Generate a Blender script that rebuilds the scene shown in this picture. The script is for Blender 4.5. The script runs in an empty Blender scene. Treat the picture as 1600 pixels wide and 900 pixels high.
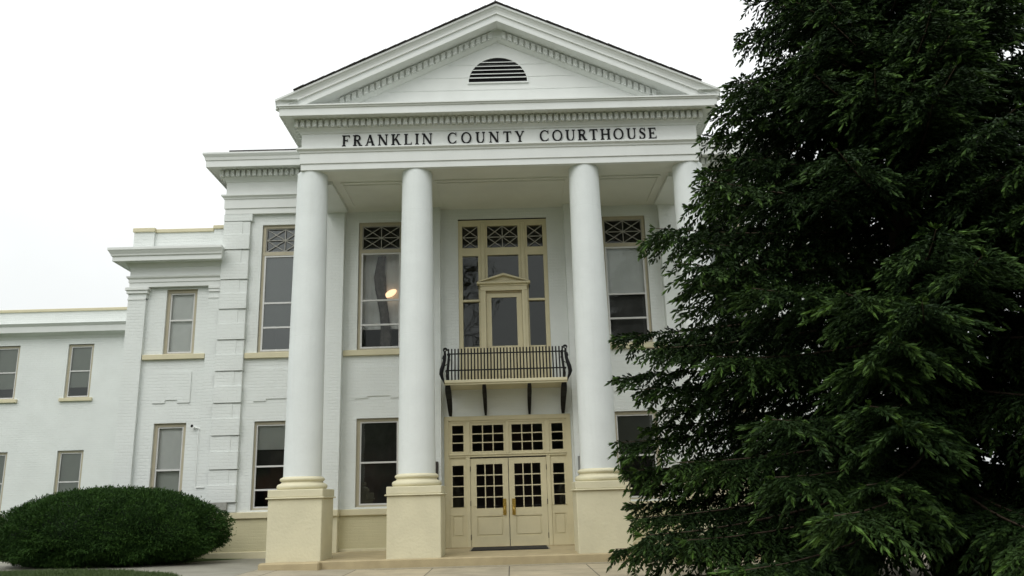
import bpy, math, random
import numpy as np
from mathutils import Vector, Matrix
R = math.radians
C = bpy.context.scene.collection
S = bpy.context.scene

# ------------------------------------------------------------------ camera
cam = bpy.data.cameras.new('camera'); co = bpy.data.objects.new('camera', cam); C.objects.link(co)
fw = Vector((0.00744316, 0.96871789, 0.24805293)); rt = Vector((0.99961587, -5.8536e-4, -0.02770879)); up = Vector((0.0266968, -0.24816389, 0.96835013))
m = Matrix((rt, up, -fw)).transposed().to_4x4()
m.translation = Vector((0.0565, -17.6308, 1.0947))
co.matrix_world = m
cam.sensor_fit = 'HORIZONTAL'; cam.sensor_width = 36; cam.lens = 28.85
cam.clip_start = 0.1; cam.clip_end = 2000
S.camera = co

# ------------------------------------------------------------------ sky, sun, exposure
w = bpy.data.worlds.new('World'); S.world = w; w.use_nodes = True
nt = w.node_tree; nt.nodes.clear()
out = nt.nodes.new('ShaderNodeOutputWorld'); bg = nt.nodes.new('ShaderNodeBackground')
sky = nt.nodes.new('ShaderNodeTexSky'); sky.sky_type = 'NISHITA'; sky.sun_disc = False
sky.sun_elevation = R(52); sky.sun_rotation = R(200); sky.dust_density = 4.0; sky.air_density = 1.0
hs = nt.nodes.new('ShaderNodeHueSaturation'); hs.inputs['Saturation'].default_value = 0.12
mx = nt.nodes.new('ShaderNodeMix'); mx.data_type = 'RGBA'; mx.inputs[0].default_value = 0.88
nt.links.new(sky.outputs[0], hs.inputs['Color'])
nt.links.new(hs.outputs[0], mx.inputs[6])
mx.inputs[7].default_value = (8.5, 8.78, 8.75, 1)          # the even layer of cloud
tc = nt.nodes.new('ShaderNodeTexCoord'); sp_ = nt.nodes.new('ShaderNodeSeparateXYZ'); nt.links.new(tc.outputs['Generated'], sp_.inputs[0])
gr = nt.nodes.new('ShaderNodeMapRange'); gr.inputs[1].default_value = 0; gr.inputs[2].default_value = 1; gr.inputs[3].default_value = .72; gr.inputs[4].default_value = 1.75   # overcast: brightest overhead
nt.links.new(sp_.outputs[2], gr.inputs[0])
cn = nt.nodes.new('ShaderNodeTexNoise'); cn.inputs['Scale'].default_value = 2.6; cn.inputs['Detail'].default_value = 5; nt.links.new(tc.outputs['Generated'], cn.inputs['Vector'])
cr_ = nt.nodes.new('ShaderNodeMapRange'); cr_.inputs[1].default_value = .3; cr_.inputs[2].default_value = .7; cr_.inputs[3].default_value = .93; cr_.inputs[4].default_value = 1.07; nt.links.new(cn.outputs[0], cr_.inputs[0])
mm = nt.nodes.new('ShaderNodeMath'); mm.operation = 'MULTIPLY'; nt.links.new(gr.outputs[0], mm.inputs[0]); nt.links.new(cr_.outputs[0], mm.inputs[1])
vm = nt.nodes.new('ShaderNodeVectorMath'); vm.operation = 'SCALE'; nt.links.new(mx.outputs[2], vm.inputs[0]); nt.links.new(mm.outputs[0], vm.inputs['Scale'])
nt.links.new(vm.outputs[0], bg.inputs['Color'])
bg.inputs['Strength'].default_value = 0.11
nt.links.new(bg.outputs[0], out.inputs[0])
sl = bpy.data.lights.new('sun', 'SUN'); so = bpy.data.objects.new('sun', sl); C.objects.link(so)
sl.energy = 0.8; sl.angle = R(40); sl.color = (1, .97, .92)
sd = Vector((-0.35, -0.62, 0.80))                           # direction towards the sun
so.rotation_euler = sd.to_track_quat('Z', 'Y').to_euler()
so.location = (-20, -30, 40)
S.view_settings.view_transform = 'Standard'; S.view_settings.look = 'None'
S.view_settings.gamma = 1.0; S.view_settings.use_curve_mapping = False
S.view_settings.exposure = 0.18
S.cycles.max_bounces = 8; S.cycles.transparent_max_bounces = 16

# ------------------------------------------------------------------ materials
def new_mat(name):
    m = bpy.data.materials.new(name); m.use_nodes = True
    n = m.node_tree.nodes; b = n['Principled BSDF']
    return m, m.node_tree, b

def paint(name, col, rough=.55, var=.06, vscale=1.5, bump=0.0, bscale=60, spec=.3, grime=0.0, metal=0, brick=0.0, streak=0.0):
    m, t, b = new_mat(name); L = t.links
    b.inputs['Roughness'].default_value = rough
    b.inputs['Specular IOR Level'].default_value = spec
    b.inputs['Metallic'].default_value = metal
    geo = t.nodes.new('ShaderNodeNewGeometry')
    no = t.nodes.new('ShaderNodeTexNoise'); no.inputs['Scale'].default_value = vscale; no.inputs['Detail'].default_value = 6
    L.new(geo.outputs['Position'], no.inputs['Vector'])
    mr = t.nodes.new('ShaderNodeMapRange'); mr.inputs[1].default_value = .3; mr.inputs[2].default_value = .7
    mr.inputs[3].default_value = 1 - var; mr.inputs[4].default_value = 1 + var
    L.new(no.outputs[0], mr.inputs[0])
    mul = t.nodes.new('ShaderNodeMix'); mul.data_type = 'RGBA'; mul.blend_type = 'MULTIPLY'; mul.inputs[0].default_value = 1
    mul.inputs[6].default_value = (*col, 1); L.new(mr.outputs[0], mul.inputs[7])
    colout = mul.outputs[2]
    if grime or streak:
        mp = t.nodes.new('ShaderNodeMapping'); L.new(geo.outputs['Position'], mp.inputs[0])
        mp.inputs['Scale'].default_value = (1, 1, 1) if not streak else (9, 9, .5)
        n2 = t.nodes.new('ShaderNodeTexNoise'); n2.inputs['Scale'].default_value = .9; n2.inputs['Detail'].default_value = 9; n2.inputs['Roughness'].default_value = .65
        L.new(mp.outputs[0], n2.inputs['Vector'])
        m2 = t.nodes.new('ShaderNodeMapRange'); m2.inputs[1].default_value = .52; m2.inputs[2].default_value = .8; m2.inputs[3].default_value = 0; m2.inputs[4].default_value = max(grime, streak)
        L.new(n2.outputs[0], m2.inputs[0])
        mg = t.nodes.new('ShaderNodeMix'); mg.data_type = 'RGBA'
        L.new(m2.outputs[0], mg.inputs[0]); L.new(colout, mg.inputs[6]); mg.inputs[7].default_value = (col[0]*.5, col[1]*.49, col[2]*.42, 1)
        colout = mg.outputs[2]
    L.new(colout, b.inputs['Base Color'])
    hsum = None
    if bump:
        n3 = t.nodes.new('ShaderNodeTexNoise'); n3.inputs['Scale'].default_value = bscale; n3.inputs['Detail'].default_value = 4
        L.new(geo.outputs['Position'], n3.inputs['Vector'])
        bp = t.nodes.new('ShaderNodeBump'); bp.inputs['Strength'].default_value = bump; bp.inputs['Distance'].default_value = .02
        L.new(n3.outputs[0], bp.inputs['Height']); hsum = bp
    if brick:
        sx = t.nodes.new('ShaderNodeSeparateXYZ'); L.new(geo.outputs['Position'], sx.inputs[0])
        ad = t.nodes.new('ShaderNodeMath'); L.new(sx.outputs[0], ad.inputs[0]); L.new(sx.outputs[1], ad.inputs[1])
        cx = t.nodes.new('ShaderNodeCombineXYZ'); L.new(ad.outputs[0], cx.inputs[0]); L.new(sx.outputs[2], cx.inputs[1])
        # slight unevenness of the courses
        nw = t.nodes.new('ShaderNodeTexNoise'); nw.inputs['Scale'].default_value = 6; L.new(geo.outputs['Position'], nw.inputs['Vector'])
        va = t.nodes.new('ShaderNodeVectorMath'); va.operation = 'MULTIPLY_ADD'; L.new(nw.outputs[1], va.inputs[0]); va.inputs[1].default_value = (.012, .012, 0); L.new(cx.outputs[0], va.inputs[2])
        bk = t.nodes.new('ShaderNodeTexBrick'); L.new(va.outputs[0], bk.inputs['Vector'])
        bk.inputs['Scale'].default_value = 1; bk.inputs['Brick Width'].default_value = .215; bk.inputs['Row Height'].default_value = .078
        bk.inputs['Mortar Size'].default_value = .007; bk.inputs['Mortar Smooth'].default_value = .6
        bk.inputs['Color1'].default_value = (1, 1, 1, 1); bk.inputs['Color2'].default_value = (.72, .72, .72, 1); bk.inputs['Mortar'].default_value = (.1, .1, .1, 1)
        bb = t.nodes.new('ShaderNodeBump'); bb.inputs['Strength'].default_value = brick; bb.inputs['Distance'].default_value = .012
        L.new(bk.outputs['Color'], bb.inputs['Height'])
        if hsum: L.new(hsum.outputs[0], bb.inputs['Normal'])
        hsum = bb
    if hsum: L.new(hsum.outputs[0], b.inputs['Normal'])
    return m

WH = (.725, .755, .73)
M = {}
M['brick'] = paint('white_painted_brick', WH, .5, .035, 1.2, .25, 40, .35, grime=.12, brick=.55)
M['trim'] = paint('white_painted_wood', (.735, .755, .73), .45, .03, 2.0, .08, 30, .35, grime=.10)
M['stucco'] = paint('white_painted_stucco', (.725, .76, .745), .5, .045, 1.3, .28, 12, .3, streak=.11)
M['soffit'] = paint('soffit_paint', (.72, .73, .67), .7, .05, 1.0, .06, 20, .2, grime=.12)
M['cream'] = paint('cream_stucco', (.64, .60, .428), .6, .05, 2.2, .35, 18, .25, grime=.22)
M['creamtrim'] = paint('cream_trim', (.63, .58, .40), .5, .04, 3, .1, 30, .3, grime=.16)
M['creamwall'] = paint('cream_painted_brick', (.56, .52, .335), .55, .05, 1.6, .2, 40, .3, grime=.14, brick=.35)
M['khaki'] = paint('khaki_painted_wood', (.61, .55, .36), .42, .05, 3, .06, 50, .35, grime=.12)
M['taupe'] = paint('weathered_taupe_wood', (.43, .39, .285), .5, .06, 5, .08, 50, .3, grime=.12)
M['khakidark'] = paint('dark_khaki_wood', (.36, .30, .18), .5, .07, 5, .08, 50, .3, grime=.15)
M['alu'] = paint('storm_window_frame', (.62, .62, .60), .4, .04, 6, 0, 1, .4)
M['lattice'] = paint('lattice_paint', (.36, .35, .31), .5, .05, 6, 0, 1, .3)
M['iron'] = paint('black_wrought_iron', (.007, .007, .0075), .5, .2, 20, .3, 60, .25)
M['brass'] = paint('worn_brass', (.55, .38, .10), .28, .2, 30, .1, 80, .5, metal=1)
M['letter'] = paint('black_letter', (.008, .008, .009), .6, .1, 10, 0, 1, .15)
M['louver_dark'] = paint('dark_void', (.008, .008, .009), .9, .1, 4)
M['step'] = paint('worn_concrete_step', (.41, .34, .205), .8, .12, 3, .35, 50, .2, grime=.30)
M['stone'] = paint('cornerstone_granite', (.33, .33, .30), .7, .12, 30, .15, 60, .2)
M['plaque'] = paint('bronze_plaque', (.035, .030, .026), .4, .1, 20, .1, 50, .5)
M['grey'] = paint('grey_metal', (.30, .31, .31), .4, .06, 10, 0, 1, .4, metal=.4)
M['paper'] = paint('white_paper', (.6, .6, .58), .7, .05, 8)
M['mat'] = paint('black_rubber', (.022, .021, .021), .75, .2, 40, .5, 90, .3)
M['matedge'] = paint('pale_mat_edge', (.30, .27, .19), .7, .1, 20)
M['room'] = paint('room_plaster', (.42, .40, .37), .9, .08, 1)
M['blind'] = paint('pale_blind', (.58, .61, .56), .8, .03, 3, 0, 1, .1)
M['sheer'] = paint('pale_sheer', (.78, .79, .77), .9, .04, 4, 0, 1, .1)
M['dimsheet'] = paint('dim_pane_sheet', (.10, .10, .095), .9, .2, 3, 0, 1, .1)  # dark grey sheet behind panes; the room's dimness is put into its colour
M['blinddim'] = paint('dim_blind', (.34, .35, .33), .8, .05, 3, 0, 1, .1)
M['curtain'] = paint('grey_curtain', (.13, .12, .11), .9, .25, 9, .4, 30, .1)
M['bark'] = paint('bark', (.075, .055, .040), .9, .3, 9, .8, 24, .1)

def shingle():
    m, t, b = new_mat('dark_shingles'); L = t.links
    geo = t.nodes.new('ShaderNodeNewGeometry')
    bk = t.nodes.new('ShaderNodeTexBrick'); bk.inputs['Scale'].default_value = 3.2
    bk.inputs['Color1'].default_value = (.05, .045, .045, 1); bk.inputs['Color2'].default_value = (.085, .075, .075, 1); bk.inputs['Mortar'].default_value = (.02, .02, .02, 1)
    L.new(geo.outputs['Position'], bk.inputs['Vector']); L.new(bk.outputs[0], b.inputs['Base Color'])
    b.inputs['Roughness'].default_value = .9
    return m
M['roof'] = shingle()

def pavement_mat():
    m, t, b = new_mat('sidewalk_concrete'); L = t.links
    geo = t.nodes.new('ShaderNodeNewGeometry')
    mp = t.nodes.new('ShaderNodeMapping'); L.new(geo.outputs['Position'], mp.inputs[0]); mp.inputs['Location'].default_value = (.02, 1.9, 0)
    bk = t.nodes.new('ShaderNodeTexBrick'); bk.offset = 0; bk.inputs['Scale'].default_value = 1
    bk.inputs['Brick Width'].default_value = 1.5; bk.inputs['Row Height'].default_value = 1.5; bk.inputs['Mortar Size'].default_value = .012; bk.inputs['Mortar Smooth'].default_value = .2
    bk.inputs['Color1'].default_value = (.44, .375, .255, 1); bk.inputs['Color2'].default_value = (.36, .32, .235, 1); bk.inputs['Mortar'].default_value = (.10, .09, .065, 1)
    L.new(mp.outputs[0], bk.inputs['Vector'])
    no = t.nodes.new('ShaderNodeTexNoise'); no.inputs['Scale'].default_value = 1.7; no.inputs['Detail'].default_value = 10; no.inputs['Roughness'].default_value = .7
    L.new(geo.outputs['Position'], no.inputs['Vector'])
    mr = t.nodes.new('ShaderNodeMapRange'); mr.inputs[1].default_value = .3; mr.inputs[2].default_value = .7; mr.inputs[3].default_value = .68; mr.inputs[4].default_value = 1.12
    L.new(no.outputs[0], mr.inputs[0])
    mul = t.nodes.new('ShaderNodeMix'); mul.data_type = 'RGBA'; mul.blend_type = 'MULTIPLY'; mul.inputs[0].default_value = 1
    L.new(bk.outputs[0], mul.inputs[6]); L.new(mr.outputs[0], mul.inputs[7]); L.new(mul.outputs[2], b.inputs['Base Color'])
    n3 = t.nodes.new('ShaderNodeTexNoise'); n3.inputs['Scale'].default_value = 60; L.new(geo.outputs['Position'], n3.inputs['Vector'])
    bp = t.nodes.new('ShaderNodeBump'); bp.inputs['Strength'].default_value = .4; bp.inputs['Distance'].default_value = .01
    L.new(n3.outputs[0], bp.inputs['Height']); L.new(bp.outputs[0], b.inputs['Normal'])
    b.inputs['Roughness'].default_value = .75
    return m
M['pave'] = pavement_mat()
M['path'] = paint('grey_path_concrete', (.27, .26, .215), .7, .15, 1.4, .35, 50, .25, grime=.35)
M['lawn'] = paint('lawn_soil_and_turf', (.045, .065, .022), .95, .3, 3, .6, 40, .1)

def leaf_mat(name, dark, light, rough=.5, spec=.25):
    m, t, b = new_mat(name); L = t.links
    at = t.nodes.new('ShaderNodeAttribute'); at.attribute_name = 'tint'
    mx = t.nodes.new('ShaderNodeMix'); mx.data_type = 'RGBA'
    L.new(at.outputs['Fac'], mx.inputs[0]); mx.inputs[6].default_value = (*dark, 1); mx.inputs[7].default_value = (*light, 1)
    L.new(mx.outputs[2], b.inputs['Base Color'])
    b.inputs['Roughness'].default_value = rough; b.inputs['Specular IOR Level'].default_value = spec
    return m
M['needle'] = leaf_mat('spruce_needles', (.009, .022, .007), (.068, .130, .022), .6, .15)
M['yew'] = leaf_mat('yew_needles', (.016, .042, .011), (.060, .130, .022), .65, .12)
M['core'] = paint('dark_old_needles', (.012, .026, .009), .9, .3, 12)  # even dark green for the solid inner shell of the bush
M['leaf'] = leaf_mat('broad_leaves', (.03, .05, .015), (.07, .11, .03))
M['blade'] = leaf_mat('grass_blades', (.035, .06, .018), (.09, .13, .04))

def glass(name, ior, tint=(.75, .78, .76), wob=.10):
    m = bpy.data.materials.new(name); m.use_nodes = True; t = m.node_tree; L = t.links; t.nodes.clear()
    o = t.nodes.new('ShaderNodeOutputMaterial'); ms = t.nodes.new('ShaderNodeMixShader')
    tr = t.nodes.new('ShaderNodeBsdfTransparent'); tr.inputs[0].default_value = (*tint, 1)
    gl = t.nodes.new('ShaderNodeBsdfGlossy'); gl.inputs['Roughness'].default_value = .015; gl.inputs['Color'].default_value = (.93, .97, .95, 1)
    fr = t.nodes.new('ShaderNodeFresnel'); fr.inputs['IOR'].default_value = ior
    geo = t.nodes.new('ShaderNodeNewGeometry'); no = t.nodes.new('ShaderNodeTexNoise'); no.inputs['Scale'].default_value = 1.6; no.inputs['Detail'].default_value = 1
    L.new(geo.outputs['Position'], no.inputs['Vector'])
    bp = t.nodes.new('ShaderNodeBump'); bp.inputs['Strength'].default_value = wob; bp.inputs['Distance'].default_value = .05
    L.new(no.outputs[0], bp.inputs['Height']); L.new(bp.outputs[0], gl.inputs['Normal'])
    L.new(fr.outputs[0], ms.inputs[0]); L.new(tr.outputs[0], ms.inputs[1]); L.new(gl.outputs[0], ms.inputs[2]); L.new(ms.outputs[0], o.inputs[0])
    return m
M['glass'] = glass('storm_glass', 2.1)
M['clearglass'] = glass('plain_glass', 1.55, (.7, .72, .7))
M['lowglass'] = glass('ground_floor_glass', 1.75, (.85, .86, .84))
M['thinglass'] = glass('thin_glass', 1.42, (.93, .94, .93))
M['darkglass'] = glass('single_glass', 1.45, (.5, .5, .5))

def emit(name, col, s):
    m, t, b = new_mat(name)
    b.inputs['Base Color'].default_value = (.8, .7, .5, 1)
    b.inputs['Emission Color'].default_value = (*col, 1); b.inputs['Emission Strength'].default_value = s
    return m
M['lamp'] = emit('lit_lamp_bowl', (1, .62, .36), 1.4)

# ------------------------------------------------------------------ mesh helpers
class MB:
    def __init__(s): s.v = []; s.f = []; s.sm = []
    def add(s, vs, fs, smooth=False):
        n = len(s.v); s.v += [tuple(p) for p in vs]
        for f in fs: s.f.append([i + n for i in f]); s.sm.append(smooth)
        return s
    def box(s, x0, x1, y0, y1, z0, z1):
        vs = [(x, y, z) for z in (z0, z1) for y in (y0, y1) for x in (x0, x1)]
        return s.add(vs, [(0, 2, 3, 1), (4, 5, 7, 6), (0, 1, 5, 4), (2, 6, 7, 3), (0, 4, 6, 2), (1, 3, 7, 5)])
    def cbox(s, x0, x1, y0, y1, z0, z1, c=.012):     # box with chamfered vertical and top/bottom front edges
        if c <= 0: return s.box(x0, x1, y0, y1, z0, z1)
        P = lambda z, d: [(x0 + c + d, y0 + d, z), (x1 - c - d, y0 + d, z), (x1 - d, y0 + c + d, z), (x1 - d, y1 - c - d, z), (x1 - c - d, y1 - d, z), (x0 + c + d, y1 - d, z), (x0 + d, y1 - c - d, z), (x0 + d, y0 + c + d, z)]
        return s.loft([P(z0, c), P(z0 + c, 0), P(z1 - c, 0), P(z1, c)])
    def loft(s, rings, smooth=False, cap=True):
        n = len(rings[0]); vs = [p for r in rings for p in r]; fs = []
        for k in range(len(rings) - 1):
            for i in range(n):
                j = (i + 1) % n; fs.append((k*n + i, k*n + j, (k+1)*n + j, (k+1)*n + i))
        s.add(vs, fs, smooth)
        if cap:
            s.add(rings[0], [tuple(range(n))[::-1]]); s.add(rings[-1], [tuple(range(n))])
        return s
    def quad(s, a, b, c, d): return s.add([a, b, c, d], [(0, 1, 2, 3)])
    def prism(s, poly, y0, y1):                       # polygon in x,z extruded along y
        n = len(poly)
        vs = [(x, y0, z) for x, z in poly] + [(x, y1, z) for x, z in poly]
        return s.add(vs, [tuple(range(n)), tuple(range(2*n - 1, n - 1, -1))] + [(i, i + n, (i + 1) % n + n, (i + 1) % n) for i in range(n)])
    def bar(s, a, b, wid, y0, y1):                    # flat bar in the x,z plane
        ax, az = a; bx, bz = b; l = math.hypot(bx-ax, bz-az); nx, nz = -(bz-az)/l*wid/2, (bx-ax)/l*wid/2
        return s.prism([(ax+nx, az+nz), (bx+nx, bz+nz), (bx-nx, bz-nz), (ax-nx, az-nz)], y0, y1)
    def lathe(s, cx, cy, prof, n=40):
        rings = [[(cx + r*math.cos(2*math.pi*i/n), cy + r*math.sin(2*math.pi*i/n), z) for i in range(n)] for r, z in prof]
        return s.loft(rings, True)
    def tube(s, pts, rad, n=7):
        pts = [Vector(p) for p in pts]
        rad = [float(r) for r in rad] if isinstance(rad, (list, tuple)) else [float(rad)]*len(pts)
        rings = []
        for i, p in enumerate(pts):
            d = (pts[min(i+1, len(pts)-1)] - pts[max(i-1, 0)]).normalized()
            a = d.cross(Vector((0.31, .17, .93))).normalized(); b = d.cross(a)
            rings.append([p + rad[i]*(math.cos(2*math.pi*k/n)*a + math.sin(2*math.pi*k/n)*b) for k in range(n)])
        return s.loft(rings, True)
    def sweep(s, prof, x0, x1, yf, yb, left=True, right=True):   # mitred moulding round a block: prof of (outward, z)
        secs = []
        if left: secs += [[(x0 - o, yb, z) for o, z in prof]]
        secs += [[(x0 - (o if left else 0), yf - o, z) for o, z in prof]]
        secs += [[(x1 + (o if right else 0), yf - o, z) for o, z in prof]]
        if right: secs += [[(x1 + o, yb, z) for o, z in prof]]
        n = len(prof)
        for a, b in zip(secs, secs[1:]):
            s.add(a + b, [(i, i + n, i + n + 1, i + 1) for i in range(n - 1)])
        if not left: s.add(secs[0], [tuple(range(n))])
        if not right: s.add(secs[-1], [tuple(range(n))])
        return s
    def build(s, name, mat, parent=None, kind=None, label=None):
        me = bpy.data.meshes.new(name); me.from_pydata(s.v, [], s.f); me.materials.append(M[mat] if isinstance(mat, str) else mat)
        me.polygons.foreach_set('use_smooth', s.sm)
        me.update()
        o = bpy.data.objects.new(name, me); C.objects.link(o)
        if parent: o.parent = parent; o.matrix_parent_inverse = parent.matrix_world.inverted()
        if kind: o['kind'] = kind
        if label: o['label'] = label
        return o

def empty(name, loc, label, cat, group=None):
    o = bpy.data.objects.new(name, None); C.objects.link(o); o.location = loc
    o.matrix_world = Matrix.Translation(loc)
    o['label'] = label; o['category'] = cat
    if group: o['group'] = group
    return o
def tag(o, label, cat, group=None):
    o['label'] = label; o['category'] = cat
    if group: o['group'] = group
    return o

def wall_grid(mb, x0, x1, z0, z1, y, holes, depth=.28):
    """front face in the plane y, rectangular openings with reveals"""
    xs = sorted({x0, x1, *[h[0] for h in holes], *[h[1] for h in holes]}); zs = sorted({z0, z1, *[h[2] for h in holes], *[h[3] for h in holes]})
    for a, b in zip(xs, xs[1:]):
        for c, d in zip(zs, zs[1:]):
            mx, mz = (a+b)/2, (c+d)/2
            if any(h[0] < mx < h[1] and h[2] < mz < h[3] for h in holes): continue
            mb.quad((a, y, c), (b, y, c), (b, y, d), (a, y, d))
    for a, b, c, d in holes:
        Y = y + depth
        mb.quad((a, y, c), (a, Y, c), (a, Y, d), (a, y, d)); mb.quad((b, Y, c), (b, y, c), (b, y, d), (b, Y, d))
        mb.quad((a, y, d), (a, Y, d), (b, Y, d), (b, y, d)); mb.quad((a, Y, c), (a, y, c), (b, y, c), (b, Y, c))

def frame(mb, x0, x1, z0, z1, wd, y0, y1, wt=None, wb=None):
    wt = wd if wt is None else wt; wb = wd if wb is None else wb
    mb.box(x0, x0 + wd, y0, y1, z0, z1); mb.box(x1 - wd, x1, y0, y1, z0, z1)
    mb.box(x0 + wd, x1 - wd, y0 + .001, y1, z1 - wt, z1); mb.box(x0 + wd, x1 - wd, y0 + .001, y1, z0, z0 + wb)

# ================================================================== GROUND
def gz(x, y):
    return -.19 + min(max((-2.6 - x)*.03, 0), .17)

def sheet(name, mat, xs, ys, dz, f=gz, skirt=0):
    mb = MB(); n = len(ys)
    mb.add([(x, y, f(x, y) + dz) for x in xs for y in ys], [(i*n + j, (i+1)*n + j, (i+1)*n + j + 1, i*n + j + 1) for i in range(len(xs)-1) for j in range(n-1)], True)
    o = mb.build(name, mat); o['kind'] = 'structure'; return o
far = [-500, -200, -80, -40, -20, -14]
sheet('lawn', 'lawn', far + [-10, -9, -8, -7, -6, -5, -4, -2.6, 0, 5, 12, 40, 100, 300, 500], [-500, -100, -40, -20, -10, -5, 0, 5, 12, 40, 120, 500], -.015)
sheet('sidewalk', 'pave', [-4.95, -4.5, -3.5, -2.6, 0, 4, 10, 16], [-13, -4.6, -2, -.3], 0)  # runs on out of view, widened so more light bounces into the portico
# path along the left side of the building
mb = MB()
poly = [(-12, -.75), (-9, -.75), (-7.4, -1.0), (-6.2, -1.7), (-5.4, -3.0), (-5.0, -4.6), (-4.95, -4.6), (-4.95, 2.6), (-12, 2.6)]
mb.add([(x, y, gz(x, y) + .002) for x, y in poly], [(0, 1, 8), (1, 2, 7, 8), (2, 3, 7), (3, 4, 7), (4, 5, 6), (4, 6, 7)])
mb.build('path', 'path', kind='structure')
# portico floor with its step
mb = MB()
mb.cbox(-4.86, 4.95, -.62, 2.53, -.5, -.008, .02)
o = mb.build('portico_floor', 'step', kind='structure')
mb = MB(); mb.cbox(-4.90, -3.72, -.88, -.60, -.5, -.004, .025)
mb.cbox(3.72, 4.90, -.88, -.60, -.5, -.004, .025)
mb.build('corner_step', 'step', kind='structure')
mb = MB(); mb.cbox(-3.70, 3.70, -.74, -.60, -.5, -.172, .008)
mb.build('step_kerb', 'matedge', kind='structure')

# ================================================================== COURTHOUSE
P = 2.5
house = empty('courthouse', (0, P, 0), 'white two-storey courthouse with a columned portico, cream bases and pediment', 'building')
def part(mb, name, mat, parent=house, label=None): return mb.build(name, mat, parent, label=label)

# ---- openings
UP = (4.76, 8.10); LO = (.99, 3.075)
hw = .572
bays = (-5.60, -3.12, 3.12, 5.60)
holes = []
for c in bays:
    holes += [(c - hw, c + hw, *UP), (c - hw + .03, c + hw - .03, *LO)]
holes += [(-1.143, 1.143, 3.80, 8.115), (-1.53, 1.53, -.03, 3.053)]
mb = MB(); wall_grid(mb, -7.13, 7.13, .93, 8.385, P, [h for h in holes if h[2] > .5] + [(-1.53, 1.53, .93, 3.053)])
part(mb, 'front_wall', 'brick')
# cream base and water table
for s in (-1, 1):
    mb = MB()
    for a, b in ((1.53, 7.10),):
        x0, x1 = sorted((s*a, s*b))
        mb.box(x0, x1, P - .015, P + .2, -.4, .80)
    part(mb, 'base_wall', 'creamwall')
    mb = MB()
    for a, b in ((2.33, 4.0), (4.78, 7.12)):
        x0, x1 = sorted((s*a, s*b)); mb.cbox(x0, x1, P - .07, P + .1, .80, .945, .01)
    for a, b in ((1.56, 2.33), (4.0, 4.78)):
        x0, x1 = sorted((s*a, s*b)); mb.cbox(x0, x1, P - .30, P + .1, .805, .948, .01)
    for a, b in ((2.33, 4.0), (4.78, 7.12)):
        x0, x1 = sorted((s*a, s*b)); mb.cbox(x0, x1, P - .05, P + .1, -.4, .05, .008)
    part(mb, 'water_table', 'creamtrim')
# sides and back of the main block
mb = MB()
for s in (-1, 1):
    x = s*7.13; mb.quad((x, P, -.3), (x, 14, -.3), (x, 14, 9.3), (x, P, 9.3))
mb.quad((-7.13, 14, -.3), (7.13, 14, -.3), (7.13, 14, 9.3), (-7.13, 14, 9.3))
part(mb, 'side_wall', 'brick')

# ---- aprons: raised brick panels with a stepped lower edge
mb = MB()
def apron(mb, c, y, w1, w2, zt, z0, z1):
    mb.prism([(c-w1, zt), (c-w1, z0), (c-w2, z0), (c-w2, z1), (c+w2, z1), (c+w2, z0), (c+w1, z0), (c+w1, zt)], y - .022, y + .05)
for c in bays:
    mb = MB(); apron(mb, c, P, .60, .28, 4.36, 3.56, 3.615); part(mb, 'apron_panel', 'brick')
# ---- pilasters behind the columns
for s in (-1, 1):
    for a, b in ((1.585, 2.31), (4.02, 4.76)):
        x0, x1 = sorted((s*a, s*b))
        mb = MB(); mb.box(x0, x1, P - .24, P + .1, .949, 8.385)
        pl = part(mb, 'pilaster', 'brick')
        mb = MB(); mb.box(x0 + .005, x1 - .005, P - .235, P + .1, -.02, .804)
        mb.build('pilaster_base', 'cream', pl)
# ---- quoins at the corners of the main block
for s in (-1, 1):
    mb = MB()
    zs = [8.385, 8.195, 7.436, 6.645, 5.88, 5.098, 4.315, 3.531, 2.747, 1.948, 1.181]
    def qb(xin, z0, z1, d):
        x0, x1 = sorted((s*7.15, s*xin)); y = P - d
        mb.cbox(x0, x1, y, P + .3, z0, z1, .008)
    qb(6.42, zs[1], zs[0] - .003, .10)
    for z1, z0 in zip(zs[1:], zs[2:]):
        h = z1 - z0; zm = z0 + h*.53
        qb(6.46, z0, zm, .118); qb(6.66, zm + .001, z1 - .010, .092); qb(6.47, zm + .002, z1 - .012, .082)
    qb(6.46, .95, zs[-1] - .012, .06)
    part(mb, 'corner_quoins', 'brick')
# ---- window sills: cream bands that span each bay
for s in (-1, 1):
    for a, b in ((2.312, 4.018), (4.765, 6.45)):
        x0, x1 = sorted((s*a, s*b)); mb = MB(); mb.cbox(x0, x1, P - .08, P + .06, 4.615, 4.755, .01)
        part(mb, 'window_sill', 'creamtrim')

# ---- cornice profile shared by portico and main block (outward, z)
def arch_prof(crown):
    p = [(-.12, 8.385), (0, 8.385), (0, 8.53), (.025, 8.535), (.025, 8.775), (.045, 8.785), (.055, 8.82), (.09, 8.85), (.10, 8.86), (.10, 8.895), (0, 8.90), (0, 9.25),
         (.025, 9.27), (.035, 9.30), (.075, 9.345), (.10, 9.36), (.10, 9.55), (.385, 9.555), (.39, 9.53), (.42, 9.53), (.42, 9.695), (.44, 9.705)]
    if crown: p += [(.445, 9.73), (.455, 9.78), (.485, 9.83), (.50, 9.86), (.50, 9.90), (-.12, 9.93)]
    else: p += [(.455, 9.74), (.475, 9.745), (.475, 9.775), (-.12, 9.80)]
    return p
def dentils(mb, x0, x1, yf, z0, z1, o0, o1, sp=.137, w_=.088):
    n = max(1, round((x1 - x0)/sp)); st = (x1 - x0)/n
    for i in range(n):
        c = x0 + (i + .5)*st
        mb.box(c - w_/2, c + w_/2, yf - o1, yf - o0, z0, z1)
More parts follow.
